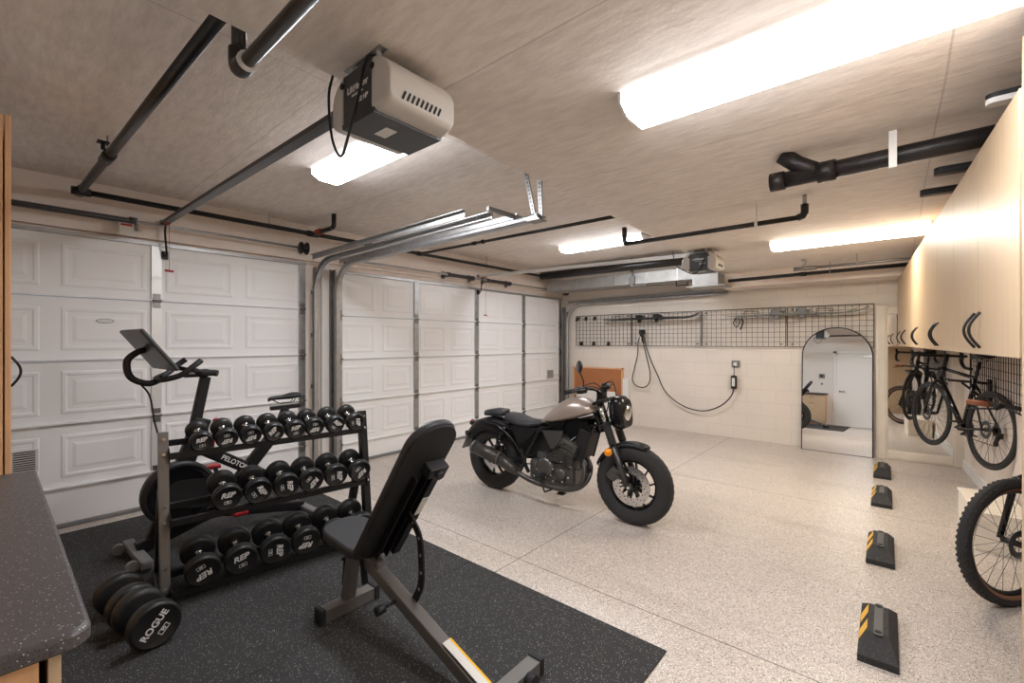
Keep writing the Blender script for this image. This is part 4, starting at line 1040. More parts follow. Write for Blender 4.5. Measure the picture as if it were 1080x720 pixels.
# ------------------------------------------------------------ motorcycle (local x forward, -y = its right side, toward the camera)
mc = thing('motorcycle', 'black bobber motorcycle with a matt taupe fuel tank parked across the garage', 'motorcycle', (-2.50, 3.54, 0), R(2.5))
WR = .335
def mc_wheel(x, rt, wt, parent, nspk, disc_r, disc_side, rim_r):
    o = MB()
    prof = []
    for i in range(17):
        a = R(-200+220*i/16+90+0); 
    w2 = wt/2; h = rt-rim_r
    pr = [(rim_r-.004, -w2*.62), (rim_r+h*.25, -w2*.95), (rim_r+h*.6, -w2*1.0), (rim_r+h*.84, -w2*.86), (rt-.006, -w2*.55), (rt, -w2*.2), (rt, w2*.2), (rt-.006, w2*.55), (rim_r+h*.84, w2*.86), (rim_r+h*.6, w2), (rim_r+h*.25, w2*.95), (rim_r-.004, w2*.62)]
    ty = o.lathe(pr, (x, 0, WR), (0, 1, 0), 64).build('tyre', 'tyre', parent)
    tr = MB()
    for i in range(40):
        a0 = 2*PI*i/40
        for s in (-1, 1):
            P = []
            for (da, rr, yy) in ((0, rt+.0004, s*.008), (.05, rt-.0035, s*w2*.5), (.10, rim_r+h*.86, s*w2*.86)):
                a = a0+da+(.08 if s > 0 else 0); P.append(Vector((x+rr*math.cos(a), yy, WR+rr*math.sin(a))))
            tr.tube(P, .0022, 4, cap=False)
    tr.build('tread_groove', 'black_matt', ty)
    rm = MB().lathe([(rim_r+.004, -w2*.66), (rim_r+.004, -w2*.58), (rim_r-.014, -w2*.52), (rim_r-.024, 0), (rim_r-.014, w2*.52), (rim_r+.004, w2*.58), (rim_r+.004, w2*.66), (rim_r-.008, w2*.60), (rim_r-.022, w2*.45), (rim_r-.034, 0), (rim_r-.022, -w2*.45), (rim_r-.008, -w2*.60), (rim_r+.004, -w2*.66)], (x, 0, WR), (0, 1, 0), 64).build('rim', 'black_gloss', parent)
    sp = MB()
    for i in range(nspk):
        a = 2*PI*i/nspk
        a1 = a+.22
        pA, pB, pC = [Vector((x+q*math.cos(b_), 0, WR+q*math.sin(b_))) for q, b_ in ((.04, a), (.11, a+.05), (rim_r-.02, a1))]
        sp.beam(pA, pB, .03, .026, (-math.sin(a), 0, math.cos(a))).beam(pB, pC, .024, .013, (-math.sin(a), 0, math.cos(a)))
    sp.cyl((x, -.05, WR), (x, .05, WR), .045, n=24); sp.build('spokes', 'black_gloss', rm)
    dk = MB().lathe([(disc_r*.62, disc_side*.058), (disc_r, disc_side*.058), (disc_r, disc_side*.064), (disc_r*.62, disc_side*.064), (disc_r*.62, disc_side*.058)], (x, 0, WR), (0, 1, 0), 48, False)
    dd = dk.build('brake_disc', 'chrome', parent)
    hd = MB()
    for i in range(36):
        a = 2*PI*i/36; rr = disc_r*(.70+.1*(i % 3)); yy = disc_side*.0645
        hd.cyl((x+rr*math.cos(a), disc_side*.0575, WR+rr*math.sin(a)), (x+rr*math.cos(a), yy, WR+rr*math.sin(a)), .005, n=8)
    for i in range(6):
        a = 2*PI*i/6; hd.beam((x+.04*math.cos(a), disc_side*.061, WR+.04*math.sin(a)), (x+disc_r*.66*math.cos(a+.25), disc_side*.061, WR+disc_r*.66*math.sin(a+.25)), .014, .005, (0, 1, 0))
    hd.build('disc_carrier', 'black_metal', dd)
fx, rx = .80, -.74
mc_wheel(fx, WR, .13, mc, 10, .165, -1, .216)
mc_wheel(rx, WR, .15, mc, 10, .115, -1, .212)
# fork
ft = Vector((.53, 0, 1.00)); fa = Vector((fx-.02, 0, WR))
fd = (ft-fa).normalized()
for s in (-1, 1):
    y = s*.098
    lo = fa+fd*.36; up = fa+fd*.52
    MB().cyl((fa.x, y, fa.z), (lo.x, y, lo.z), .027, n=18).cyl((fa.x+.02, y*.9, fa.z), (fa.x+.02, y*1.12, fa.z), .03, n=16).build('fork_lower', 'steel_dark', mc)
    MB().tube([(fa+fd*(.355+i*.011)+Vector((0, y, 0))) for i in range(18)], [(.031 if i % 2 else .037) for i in range(18)], 18).build('fork_gaiter', 'black_rubber', mc)
    MB().cyl(up+Vector((0, y, 0)), ft+Vector((0, y, 0)), .0215, n=18).build('fork_tube', 'chrome', mc)
tc2 = MB()
for k, hh in ((.53, .035), (.735, .03)):
    p = fa+fd*k; tc2.box((-.06, -.13, -hh/2), (.05, .13, hh/2), Matrix.Translation(p) @ Matrix.Rotation(R(-24), 4, 'Y'), .012)
tc2.cyl(fa+fd*.52+Vector((-.045, 0, 0)), fa+fd*.75+Vector((-.045, 0, 0)), .03); tc2.build('triple_clamp', 'black_metal', mc)
MB().cyl((fx, -.125, WR), (fx, .125, WR), .012, n=14).build('front_axle', 'chrome', mc)
# caliper
MB().box((-.045, -.105, -.06), (.045, -.05, .06), Matrix.Translation((fx-.145, 0, WR+.085)) @ Matrix.Rotation(R(35), 4, 'Y'), .015).cyl((fx-.16, -.11, WR+.07), (fx-.16, -.08, WR+.07), .022).cyl((fx-.13, -.11, WR+.11), (fx-.13, -.08, WR+.11), .022).beam((fx-.06, -.10, WR+.06), (fx-.13, -.09, WR+.08), .02, .05, (0, 1, 0)).build('brake_caliper', 'engine_black', mc)
def fender(c, r, a0, a1, w, name, m, drop=.035, n=20, th=.004):
    rings = []
    for i in range(n+1):
        a = R(a0+(a1-a0)*i/n); k = min(1, i/2+.55, (n-i)/2+.55)
        prof = [(-w/2*k, -drop), (-w/2*k*.93, -drop*.35), (-w/2*k*.6, -.004), (0, 0), (w/2*k*.6, -.004), (w/2*k*.93, -drop*.35), (w/2*k, -drop)]
        full = [(y, o) for y, o in prof]+[(y*.96, o-th) for y, o in reversed(prof)]
        rings.append([(c[0]+(r+o)*math.cos(a), y, c[1]+(r+o)*math.sin(a)) for y, o in full])
    return MB().loft(rings).build(name, m, mc)
ff = fender((fx, WR), WR+.028, 160, 68, .14, 'front_fender', 'black_metal')
MB().beam((fx-.10, -.085, WR+.33), (fx-.17, -.085, WR+.27), .01, .05, (0, 1, 0)).beam((fx-.10, .085, WR+.33), (fx-.17, .085, WR+.27), .01, .05, (0, 1, 0)).build('fender_stay', 'black_metal', mc)
for s in (-1, 1): plabel(MB().lathe([(0, .03), (.022, .028), (.032, .015), (.034, 0), (.03, -.02), (0, -.025)], (fx-.165, s*.15, WR+.275), (.25, s, 0), 20).cyl((fx-.165, s*.10, WR+.275), (fx-.165, s*.13, WR+.275), .01).build('indicator', 'amber', mc), 'amber front indicator')
# headlight with cowl
hl_ = MB().lathe([(0, -.10), (.05, -.095), (.075, -.06), (.088, 0), (.088, .03), (.082, .045), (.05, .05), (0, .052)], (.70, 0, .93), (1, 0, -.10), 32).build('headlight', 'black_gloss', mc)
plabel(MB().lathe([(0, .062), (.05, .058), (.076, .045), (.076, .04), (0, .04)], (.70, 0, .93), (1, 0, -.10), 32).build('headlight_lens', 'chrome', hl_), 'clear headlight lens')
rings = []
for t, w_, h0, h1 in ((.02, .06, .84, 1.02), (.05, .088, .80, 1.06), (.09, .102, .79, 1.08), (.13, .104, .80, 1.075), (.165, .096, .82, 1.05)):
    rings.append([(.58+t+.05*((z_-.93)/.15*-.3), y_, z_) for (y_, z_) in rrect(2*w_, h1-h0, .06, 5, 0, (h0+h1)/2)])
MB().loft(rings, True).build('headlight_cowl', 'black_gloss', mc)
# handlebars
MB().tube(spline([(.37, -.36, 1.12), (.42, -.26, 1.14), (.49, -.12, 1.13), (.51, -.05, 1.09), (.51, .05, 1.09), (.49, .12, 1.13), (.42, .26, 1.14), (.37, .36, 1.12)], 6), .0125, 12).box((.47, -.05, 1.02), (.53, .05, 1.10), None, .01).build('handlebar', 'black_gloss', mc)
for s in (-1, 1):
    MB().tube([(.355, s*.39, 1.118), (.39, s*.32, 1.128), (.405, s*.28, 1.135)], .019, 12).build('grip', 'black_rubber', mc)
    MB().box((.39, s*.24-.03, 1.10), (.45, s*.24+.03, 1.16), None, .012).build('switch_housing', 'black_plastic', mc)
    MB().tube(spline([(.47, s*.24, 1.14), (.46, s*.32, 1.14), (.42, s*.39, 1.125)], 4), .006, 6).build('lever', 'steel_dark', mc)
    if s > 0: continue
    MB().tube(spline([(.43, s*.23, 1.14), (.45, s*.24, 1.20), (.43, s*.27, 1.29)], 5), .006, 8).build('mirror_stem', 'black_metal', mc)
    mr = MB().lathe([(0, -.02), (.035, -.018), (.05, -.006), (.052, .004), (.048, .008), (0, .008)], (.43, s*.28, 1.335), (-.6, s*.8, .05), 28).build('mirror', 'black_gloss', mc)
MB().lathe([(0, -.03), (.045, -.028), (.055, 0), (.05, .015), (0, .016)], (.53, 0, 1.14), (-.5, 0, .85), 24).build('speedometer', 'black_gloss', mc)
MB().tube([(.40, -.10, 1.12), (.36, -.14, 1.12)], .03, 14).build('fluid_reservoir', 'black_plastic', mc)
cb = MB()
for s, q in ((-1, .0), (1, .02), (-1, .03)):
    cb.tube(spline([(.38, s*.22, 1.13), (.52, s*.17, 1.16+q), (.60, s*.08, 1.04), (.55, s*.06, .88), (.45, s*.03, .78)], 6), .0055, 6)
cb.tube(spline([(.53, -.11, .93), (.63, -.12, .78), (.66, -.12, .62), (.655, -.11, .47)], 6), .0045, 6)
cb.build('control_cables', 'black_rubber', mc)
# tank
rings = []
for x, z0, z1, hw in ((-.12, .765, .785, .04), (-.10, .755, .81, .075), (-.04, .765, .87, .11), (.05, .785, .95, .135), (.15, .81, 1.01, .15), (.25, .84, 1.04, .152), (.34, .87, 1.035, .14), (.41, .90, 1.0, .11), (.45, .915, .97, .075), (.465, .925, .95, .04)):
    rg = []; zc = z0+(z1-z0)*.35
    for i in range(24):
        a = 2*PI*i/24; cy, sz = math.cos(a), math.sin(a)
        h_ = (z1-zc) if sz > 0 else (zc-z0)
        rg.append((x, hw*math.copysign(abs(cy)**.8, cy), zc+h_*math.copysign(abs(sz)**(.95 if sz > 0 else .5), sz)))
    rings.append(rg)
tk = MB().loft(rings).build('fuel_tank', 'tank_grey', mc)
MB().cyl((.24, 0, 1.065), (.24, 0, 1.085), .04, n=24).build('filler_cap', 'chrome', tk)
# seat, pad, rear fender
def lring(x, zc, hw, hh, n=20, p=.7): return [(x, hw*math.copysign(abs(math.cos(2*PI*i/n))**p, math.cos(2*PI*i/n)), zc+hh*math.copysign(abs(math.sin(2*PI*i/n))**p, math.sin(2*PI*i/n))) for i in range(n)]
MB().loft([lring(-.56, .775, .05, .02), lring(-.54, .775, .10, .045), lring(-.45, .765, .135, .045), lring(-.34, .735, .14, .042), lring(-.22, .735, .125, .04), lring(-.13, .755, .09, .035), lring(-.10, .76, .05, .02)]).build('seat', 'vinyl', mc)
MB().loft([lring(-.85, .79, .05, .016), lring(-.83, .79, .085, .034), lring(-.72, .805, .095, .042), lring(-.61, .81, .085, .038), lring(-.59, .805, .05, .018)]).build('pillion_pad', 'vinyl', mc)
fender((rx, WR), WR+.085, 152, 46, .21, 'rear_fender', 'black_metal', .13)
MB().box((-1.17, -.05, .635), (-1.04, .05, .675), None, .012).box((-1.16, -.02, .60), (-1.10, .02, .64)).beam((-1.08, 0, .62), (-1.17, 0, .48), .05, .03, (1, 0, 0)).build('tail_bracket', 'black_plastic', mc).location.x = .09
plabel(MB().lathe([(0, -.02), (.03, -.015), (.035, 0), (0, .01)], (-1.17, 0, .655), (-1, 0, 0), 16).build('tail_light', 'red', mc), 'red tail light').location.x = .09
MB().box((-.1, -.085, -.003), (.1, .085, .003), Matrix.Translation((-1.21, 0, .46)) @ Matrix.Rotation(R(-62), 4, 'Y')).build('plate', 'grey_plastic', mc).location.x = .10
for s in (-1, 1): MB().cyl((-1.13, s*.04, .56), (-1.14, s*.11, .56), .008).lathe([(0, -.02), (.028, -.012), (.03, .008), (0, .015)], (-1.14, s*.125, .56), (-.3, s, 0), 16).build('rear_indicator', 'black_plastic', mc).location.x = .10
# frame
fr = MB()
for s in (-1, 1):
    fr.tube(spline([(.46, s*.03, .88), (.2, s*.07, .80), (-.05, s*.10, .72), (-.35, s*.12, .67), (-.62, s*.12, .70), (-.85, s*.11, .72)], 5), .017, 10)
    fr.tube(spline([(.46, s*.03, .80), (.38, s*.09, .66), (.30, s*.13, .52)], 4), .017, 10)
    fr.tube(spline([(-.10, s*.12, .70), (-.18, s*.13, .55), (-.26, s*.13, .40), (-.22, s*.12, .28)], 5), .018, 10)
    fr.tube([(-.10, s*.12, .71), (.20, s*.12, .60), (.42, s*.05, .80)], .015, 10)
    fr.tube(spline([(-.62, s*.13, .70), (-.42, s*.13, .58), (-.28, s*.13, .42)], 5), .015, 10)
fr.cyl((.50, 0, .74), (.44, 0, .93), .032); fr.build('frame', 'black_gloss', mc)
# trellis cover triangles under the tank
M_ = Matrix(((1, 0, 0, 0), (0, 0, 1, 0), (0, 1, 0, 0), (0, 0, 0, 1)))
for s in (-1, 1):
    MB().prism([(.05, .80), (.42, .84), (.40, .72), (.24, .68)], s*.10-.006, s*.10+.006, M_).prism([(-.02, .80), (.20, .82), (.14, .69)], s*.115-.006, s*.115+.006, M_).build('side_shroud', 'black_gloss', mc)
    MB().prism([(-.42, .715), (-.10, .72), (-.26, .56), (-.33, .565)], s*.145-.008, s*.145+.008, M_).build('side_cover', 'black_metal', mc)
    MB().prism([(-.13, .715), (.10, .735), (.08, .66), (.0, .56), (-.03, .56)], s*.15-.008, s*.15+.010, M_).build('throttle_cover', 'engine_black', mc).location.x = .09
# engine
eg = MB().box((-.28, -.12, .20), (.22, .12, .42), None, .04).box((-.22, -.10, .40), (.02, .10, .50), None, .04).box((.05, -.10, .38), (.28, .10, .50), None, .03)
MB().box((-.42, -.075, .42), (.10, .075, .74), None, .03).build('battery_box', 'black_plastic', mc)
eo = eg.build('crankcase', 'engine_black', mc); eo.location.x = .06
M45 = Matrix.Translation((.12, 0, .47)) @ Matrix.Rotation(R(20), 4, 'Y')
cyl = MB().box((-.10, -.13, -.04), (.10, .13, .10), M45, .015)
for i in range(7): cyl.box((-.112, -.14, -.03+i*.018), (.112, .14, -.022+i*.018), M45)
cyl.box((-.115, -.145, .10), (.115, .145, .20), M45, .03); cyl.box((-.09, -.15, .12), (-.02, -.14, .18), M45, .01); cyl.build('cylinder_block', 'engine_black', mc).location.x = .04
for s in (-1, 1):
    MB().lathe([(0, .165), (.06, .162), (.085, .15), (.10, .12), (.105, .09)], (-.10, 0, .37), (0, s, 0), 36).build('clutch_cover' if s < 0 else 'stator_cover', 'engine_black', mc).location.x = .08
    MB().lathe([(0, .155), (.04, .153), (.055, .14), (.06, .10)], (.09, 0, .33), (0, s, 0), 28).build('crank_cover', 'engine_black', mc).location.x = .06
for i in range(9):
    a = 2*PI*i/9; MB().cyl((-.02+.095*math.cos(a), -.135, .37+.095*math.sin(a)), (-.02+.095*math.cos(a), -.148, .37+.095*math.sin(a)), .007, n=8).build('cover_bolt', 'chrome', mc)
for (x, z) in ((.02, .26), (.12, .27), (.18, .32), (.20, .42), (-.2, .27), (.10, .45), (.02, .46)): MB().cyl((x+.06, -.12, z), (x+.06, -.152, z), .009, n=8).build('cover_bolt', 'chrome', mc)
hs = MB()
for P in ([(.25, -.10, .58), (.20, -.14, .50), (.22, -.13, .40)], [(-.02, -.12, .52), (.05, -.16, .47), (.16, -.15, .44)], [(.0, -.13, .60), (.10, -.15, .58), (.2, -.14, .62), (.32, -.12, .60)], [(-.30, -.14, .50), (-.25, -.15, .38), (-.3, -.14, .28)]): hs.tube(spline(P, 5), .009, 8)
hs.build('hoses', 'black_rubber', mc)
# radiator
MR = Matrix.Translation((.37, 0, .62)) @ Matrix.Rotation(R(16), 4, 'Y')
ra = MB().box((-.025, -.105, -.13), (.025, .105, .13), MR, .008).build('radiator', 'black_metal', mc)
fin = MB()
for i in range(22): fin.box((.026, -.09, -.115+i*.0105), (.03, .09, -.112+i*.0105), MR)
fin.build('radiator_fins', 'steel_dark', ra)
for s in (-1, 1): MB().box((-.07, s*.112-.006, -.14), (.035, s*.112+.006, .14), MR, .004).build('radiator_guard', 'black_plastic', mc)
MB().cyl((.40, -.10, .41), (.40, -.06, .41), .035, n=18).build('horn', 'black_metal', mc)
# exhaust
ex = MB().tube(spline([(.30, -.05, .52), (.37, -.09, .44), (.385, -.13, .33), (.33, -.155, .25), (.22, -.165, .215), (.05, -.17, .21), (-.12, -.18, .225), (-.27, -.19, .27), (-.33, -.195, .295)], 7), .024, 16)
ex.tube(spline([(.31, .02, .52), (.40, -.02, .42), (.40, -.09, .31), (.32, -.135, .235), (.2, -.14, .225)], 6), .022, 14)
ex.build('exhaust_header', 'exhaust_black', mc)
P0 = Vector((-.30, -.195, .285)); P1 = Vector((-.50, -.215, .385)); P2 = Vector((-.84, -.235, .465))
mu = MB().tube([P0, P0.lerp(P1, .5), P1], [.034, .055, .062], 26).build('muffler', 'exhaust_black', mc)
MB().tube([P1, P2], .066, 26).build('muffler_shield', 'exhaust_black', mu)
MB().tube([P1.lerp(P2, .0), P1.lerp(P2, .03)], .069, 26).tube([P1.lerp(P2, .93), P2, P2+(P2-P1).normalized()*.01], [.069, .069, .05], 26).build('muffler_trim', 'gun_metal', mu)
plabel(MB().tube([P2+(P2-P1).normalized()*.004, P2+(P2-P1).normalized()*.016], [.058, .04], 26).build('muffler_tip', 'chrome', mu), 'bright muffler tip')
# swingarm, shocks, belt side
for s in (-1, 1):
    MB().beam((-.28, s*.12, .38), (rx, s*.12, WR), .03, .055, bev=.006).build('swingarm', 'black_metal', mc)
    a = Vector((rx+.10, s*.14, WR+.05)); b = Vector((-.50, s*.14, .69))
    MB().cyl(a, a.lerp(b, .55), .018, n=14).cyl(a.lerp(b, .5), b, .012, n=12).build('shock_absorber', 'black_gloss', mc)
    n = 44; MB().tube([a.lerp(b, .22+.68*i/n)+Vector((0, .03*math.cos(i*PI/4), 0))+Vector((.8, 0, -.6)).normalized()*.0+Vector((math.sin(i*PI/4)*.024, 0, -math.sin(i*PI/4)*.018)) for i in range(n+1)], .005, 6).build('shock_spring', 'black_gloss', mc)
    MB().cyl((-.02, s*.14, .30), (-.02, s*.27, .30), .014, n=12).box((-.05, s*.20-.045, .30), (.01, s*.20+.06, .32), None, .006).build('foot_peg', 'black_rubber', mc)
    MB().cyl((-.35, s*.13, .36), (-.42, s*.20, .40), .012, n=10).build('pillion_peg', 'black_metal', mc)
MB().cyl((rx, -.15, WR), (rx, .15, WR), .014, n=12).build('rear_axle', 'steel_dark', mc)
MB().box((-.04, -.095, -.04), (.04, -.05, .04), Matrix.Translation((rx+.10, 0, WR+.10)), .012).build('rear_caliper', 'engine_black', mc)
MB().lathe([(.05, .07), (.095, .07), (.095, .082), (.05, .082), (.05, .07)], (rx, 0, WR), (0, 1, 0), 36).build('sprocket', 'steel_dark', mc)
ch_ = [(rx+.097*math.cos(R(a)), .076, WR+.097*math.sin(R(a))) for a in range(90, 271, 20)]+[(-.22+.04*math.cos(R(a)), .076, .36+.04*math.sin(R(a))) for a in range(-90, 91, 30)]
MB().tube(ch_, .007, 6, closed=True, smooth=False).build('drive_chain', 'steel_dark', mc)
MB().tube([(-.05, .12, .22), (-.10, .24, .02), (-.06, .27, .01)], .011, 8).box((-.12, .22, .0), (-.04, .29, .008)).build('kickstand', 'black_metal', mc)
MB().tube([(-.1, -.1, .24), (.02, -.2, .16), (.1, -.2, .2)], .008, 8).build('brake_pedal', 'black_metal', mc)

# ------------------------------------------------------------ bicycles
def bicycle(label, M, r=.345, tw=.032, wb=1.02, steer=0, drop=True, sidewall='tyre', knob=False, frame_m='black_gloss', seat_h=.98, group=None, bar_h=.98, grip_m='black_rubber', fork_m=None, fat=1.0):
    o = thing('bicycle', label, 'bicycle', (0, 0, 0), 0, group)
    def wheel(cx, parent_list, T=None):
        T = T or Matrix.Identity(4)
        rr = r-tw*.9
        ty = MB().lathe([(rr+(tw*.9)/2+tw*.5*math.cos(R(a)), tw*.5*math.sin(R(a))) for a in range(0, 361, 30)], (cx, 0, r), (0, 1, 0), 56)
        vs = ty.v; ty.v = [T @ v for v in vs]; t_ = ty.build('tyre', 'tyre', o)
        if sidewall != 'tyre':
            sw = MB()
            for s in (-1, 1): sw.lathe([(rr-.004, s*tw*.30), (rr+.006, s*tw*.46), (rr+tw*.22, s*tw*.50)], (cx, 0, r), (0, 1, 0), 56)
            sw.v = [T @ v for v in sw.v]; plabel(sw.build('sidewall', sidewall, t_), 'tan tyre sidewall')
        if knob:
            kb = MB()
            for i in range(64):
                a = 2*PI*i/64; d = Vector((math.cos(a), 0, math.sin(a))); tt = Vector((-math.sin(a), 0, math.cos(a)))
                for (yy, back) in ((-.024, .008), (-.009, 0), (.009, 0), (.024, .008)):
                    a2 = a+(.03 if abs(yy) > .01 else 0); d2 = Vector((math.cos(a2), 0, math.sin(a2))); t2_ = Vector((-math.sin(a2), 0, math.cos(a2)))
                    c = Vector((cx, yy, r))+d2*(r-.006-back*.9)
                    kb.beam(c-t2_*.008, c+t2_*.008, .011, .014, d2)
            kb.v = [T @ v for v in kb.v]; kb.build('tread', 'tyre', t_)
        rm = MB().lathe([(rr+.004, -.011), (rr-.016, -.009), (rr-.024, 0), (rr-.016, .009), (rr+.004, .011), (rr+.004, -.011)], (cx, 0, r), (0, 1, 0), 56)
        rm.v = [T @ v for v in rm.v]; rm.build('rim', 'black_metal', o)
        sp = MB()
        for i in range(28):
            a = 2*PI*i/28; s = 1 if i % 2 else -1; b = a+(.5 if (i//2) % 2 else -.5)
            sp.cyl((cx+.022*math.cos(b), s*.03, r+.022*math.sin(b)), (cx+(rr-.02)*math.cos(a), 0, r+(rr-.02)*math.sin(a)), .0014, n=4)
        sp.cyl((cx, -.045, r), (cx, .045, r), .018, n=14)
        sp.v = [T @ v for v in sp.v]; sp.build('spokes', 'spoke', o)
        dk = MB().lathe([(.045, .036), (.08, .036), (.08, .038), (.045, .038), (.045, .036)], (cx, 0, r), (0, 1, 0), 36)
        dk.v = [T @ v for v in dk.v]; dk.build('brake_disc', 'steel_dark', o)
    HB = Vector((wb-.15, 0, r+.38)); HT = HB+Vector((-.05, 0, .14))   # head tube
    fa_ = Vector((wb, 0, r)); ax = (HT-HB).normalized()
    T = Matrix.Translation(HB) @ Matrix.Rotation(steer, 4, ax) @ Matrix.Translation(-HB)
    if abs(steer) > 1:
        PV = Vector((wb-.16, 0, 0)); T = Matrix.Translation(PV) @ Matrix.Rotation(steer, 4, 'Z') @ Matrix.Translation(-PV)
    wheel(0, None); wheel(wb, None, T)
    BB = Vector((.42, 0, r-.06)); ST = Vector((.27, 0, r+.44))
    tb = .017*fat
    f = MB().tube([HB+Vector((0, 0, .02)), BB], tb*1.35, 12).tube([HT-Vector((0, 0, .02)), ST], tb*1.0, 12).tube([BB, ST], tb, 12).cyl(HB, HT, tb*1.35)
    f.cyl(BB+Vector((0, -.035, 0)), BB+Vector((0, .035, 0)), .024)
    for s in (-1, 1):
        f.tube([BB+Vector((0, s*.03, 0)), Vector((.0, s*.062, r))], .010*fat, 8); f.tube([ST+Vector((.02, s*.015, -.06)), Vector((0, s*.062, r))], .008*fat, 8)
    f.build('frame', frame_m, o)
    fk = MB()
    for s in (-1, 1):
        fk.tube([HB+Vector((.0, s*.02, -.01)), HB+Vector((.02, s*.06*(1+.2*(fat-1)), -.04)), fa_+Vector((-.0, s*.058, 0))], [.016*fat, .016*fat, .011*fat], 10)
    fk.cyl(HB-ax*.02, HT+ax*.05, .017*fat); fk.v = [T @ v for v in fk.v]; fk.build('fork', fork_m or frame_m, o)
    hb = MB(); St = HT+ax*(bar_h-HT.z)/ax.z
    c = St+Vector((.08, 0, .0))
    if drop:
        hb.tube(spline([c+Vector((.0, -.20, .0)), c+Vector((0, -.08, 0)), c, c+Vector((0, .08, 0)), c+Vector((0, .20, 0))], 3), .0145, 10)
        for s in (-1, 1): hb.tube(spline([c+Vector((0, s*.20, 0)), c+Vector((.05, s*.21, -.002)), c+Vector((.09, s*.215, -.03)), c+Vector((.095, s*.22, -.075)), c+Vector((.05, s*.225, -.12)), c+Vector((-.04, s*.23, -.13))], 5), .016, 10)
    else:
        hb.tube(spline([c+Vector((-.03, -.38, .01)), c+Vector((-.01, -.2, .01)), c, c+Vector((-.01, .2, .01)), c+Vector((-.03, .38, .01))], 4), .015, 10)
    hb.beam(St, c, .03, .035); hb.cyl(HT, St+ax*.02, .018); hb.v = [T @ v for v in hb.v]; hb.build('handlebar', 'black_metal', o)
    for s in (-1, 1):
        lv = MB()
        if drop: lv.tube([c+Vector((.075, s*.215, .0)), c+Vector((.115, s*.215, .045))], [.017, .013], 10).tube(spline([c+Vector((.11, s*.215, .02)), c+Vector((.125, s*.215, -.04)), c+Vector((.10, s*.22, -.10))], 4), .005, 6)
        else: lv.tube([c+Vector((.03, s*.2, -.01)), c+Vector((.06, s*.28, -.02)), c+Vector((.055, s*.34, -.025))], .006, 6).tube([c+Vector((0, s*.18, .01)), c+Vector((.03, s*.2, -.01))], .015, 8)
        lv.v = [T @ v for v in lv.v]; lv.build('brake_lever', 'black_plastic', o)
        if not drop:
            g = MB().tube([c+Vector((-.03, s*.385, .01)), c+Vector((-.015, s*.25, .01))], .019, 12); g.v = [T @ v for v in g.v]; plabel(g.build('grip', grip_m, o), 'brown grip' if grip_m == 'brown_leather' else 'black grip')
    sp_ = ST+(ST-BB).normalized()*((seat_h-.03-ST.z)/(ST-BB).normalized().z)
    MB().cyl(ST, sp_, .0145).build('seat_post', 'black_metal', o)
    saddle(o, sp_+Vector((0, 0, .045)), .27, .145, 'black_plastic', (1, 0, 0))
    ck = MB()
    ck.beam(BB+Vector((0, -.055, 0)), BB+Vector((.15, -.06, -.08)), .010, .022, (0, 1, 0)).beam(BB+Vector((0, .055, 0)), BB+Vector((-.15, .06, .08)), .010, .022, (0, 1, 0))
    ck.lathe([(.05, 0), (.085, 0), (.085, .003), (.05, .003), (.05, 0)], BB+Vector((0, -.046, 0)), (0, 1, 0), 32)
    for i in range(5):
        a = 2*PI*i/5; ck.beam(BB+Vector((0, -.044, 0)), BB+Vector((.07*math.cos(a), -.044, .07*math.sin(a))), .012, .004, (0, 1, 0))
    ck.build('crankset', 'black_metal', o)
    for s, q in ((-1, Vector((.15, -.06, -.08))), (1, Vector((-.15, .06, .08)))):
        p = BB+q; pd = MB().tube([p+Vector((-.045, s*.02, 0)), p+Vector((.045, s*.02, 0)), p+Vector((.045, s*.105, 0)), p+Vector((-.045, s*.105, 0))], .007, 6, closed=True, smooth=False)
        pd.cyl(p, p+Vector((0, s*.10, 0)), .008); pd.build('pedal', 'black_plastic', o)
    cs = MB()
    for i, rr_ in enumerate((.058, .05, .042, .036, .03)): cs.lathe([(.015, -.036-i*.004), (rr_, -.036-i*.004), (rr_, -.038-i*.004), (.015, -.038-i*.004), (.015, -.036-i*.004)], (0, 0, r), (0, 1, 0), 28)
    cs.build('cassette', 'steel_dark', o)
    MB().box((-.03, -.075, -.07), (.01, -.05, -.02), Matrix.Translation((0, 0, r)), .006).cyl((-.0, -.06, r-.06), (-.0, -.045, r-.06), .022).cyl((.03, -.06, r-.125), (.03, -.045, r-.125), .022).beam((0, -.05, r-.06), (.03, -.05, r-.125), .006, .03, (0, 1, 0)).build('derailleur', 'black_plastic', o)
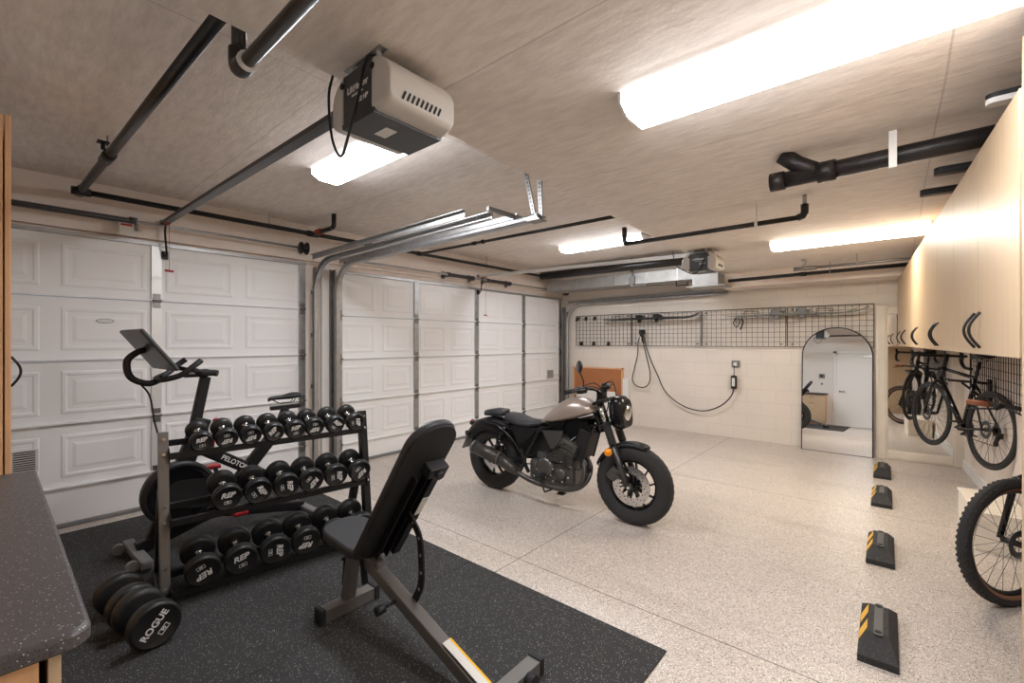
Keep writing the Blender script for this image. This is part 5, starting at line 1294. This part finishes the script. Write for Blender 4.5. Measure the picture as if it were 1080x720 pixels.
    MB().tube([(0, -.045, r+.055), BB+Vector((0, -.045, .085)), BB+Vector((.085, -.045, 0)), BB+Vector((0, -.045, -.085)), (.03, -.05, r-.145), (0, -.05, r-.06)], .004, 6, closed=True, smooth=False).build('chain', 'steel_dark', o)
    o.matrix_world = M
    return o
road = bicycle('black drop-bar bicycle hanging off the floor on the right wall, seen from behind', Matrix.Translation((.615, 5.77, .42)) @ Matrix.Rotation(R(90+20), 4, 'Z') @ Matrix.Rotation(R(3), 4, 'X'), steer=R(4), drop=True, tw=.036, seat_h=.97)
mtb = bicycle('mountain bike with a knobby tan-walled front tyre at the right edge of the photo', Matrix.Translation((.735, 3.07, .0)) @ Matrix.Rotation(R(97), 4, 'Z'), r=.37, tw=.066, wb=1.14, steer=R(133), drop=False, sidewall='tan_wall', knob=True, bar_h=1.13, grip_m='brown_leather', fat=1.35, seat_h=.98)
# wall arm holding the road bike
wa = thing('bicycle_wall_hook', 'black wall bracket carrying the hanging bicycle under the cabinets', 'bracket', (.66, 6.2, 1.05), RW)
MB().box((-.0, -.05, -.12), (.02, .05, .14), None, .004).build('wall_plate', 'black_metal', wa)
MB().beam((.0, -.03, .1), (-.28, -.03, .12), .02, .02).beam((.0, .03, .1), (-.28, .03, .12), .02, .02).beam((0, 0, -.08), (-.18, 0, .1), .015, .02).build('arm', 'black_metal', wa)

# ------------------------------------------------------------ camera and light
cam = bpy.data.cameras.new('camera'); co = bpy.data.objects.new('camera', cam); COL.objects.link(co)
cam.sensor_width = 36; cam.lens = 36*472.98/1080; cam.clip_start = .05
co.location = (0, 0, 1.55); co.rotation_euler = (R(90), 0, R(40.643))
SC.camera = co
w = bpy.data.worlds.new('world'); SC.world = w; w.use_nodes = True
w.node_tree.nodes['Background'].inputs['Color'].default_value = (.8, .85, 1, 1); w.node_tree.nodes['Background'].inputs['Strength'].default_value = .3
vs = SC.view_settings
SC.display_settings.display_device = 'sRGB'
vs.view_transform = 'Standard'; vs.look = 'None'; vs.gamma = 1; vs.use_curve_mapping = False; vs.exposure = EXPOSURE
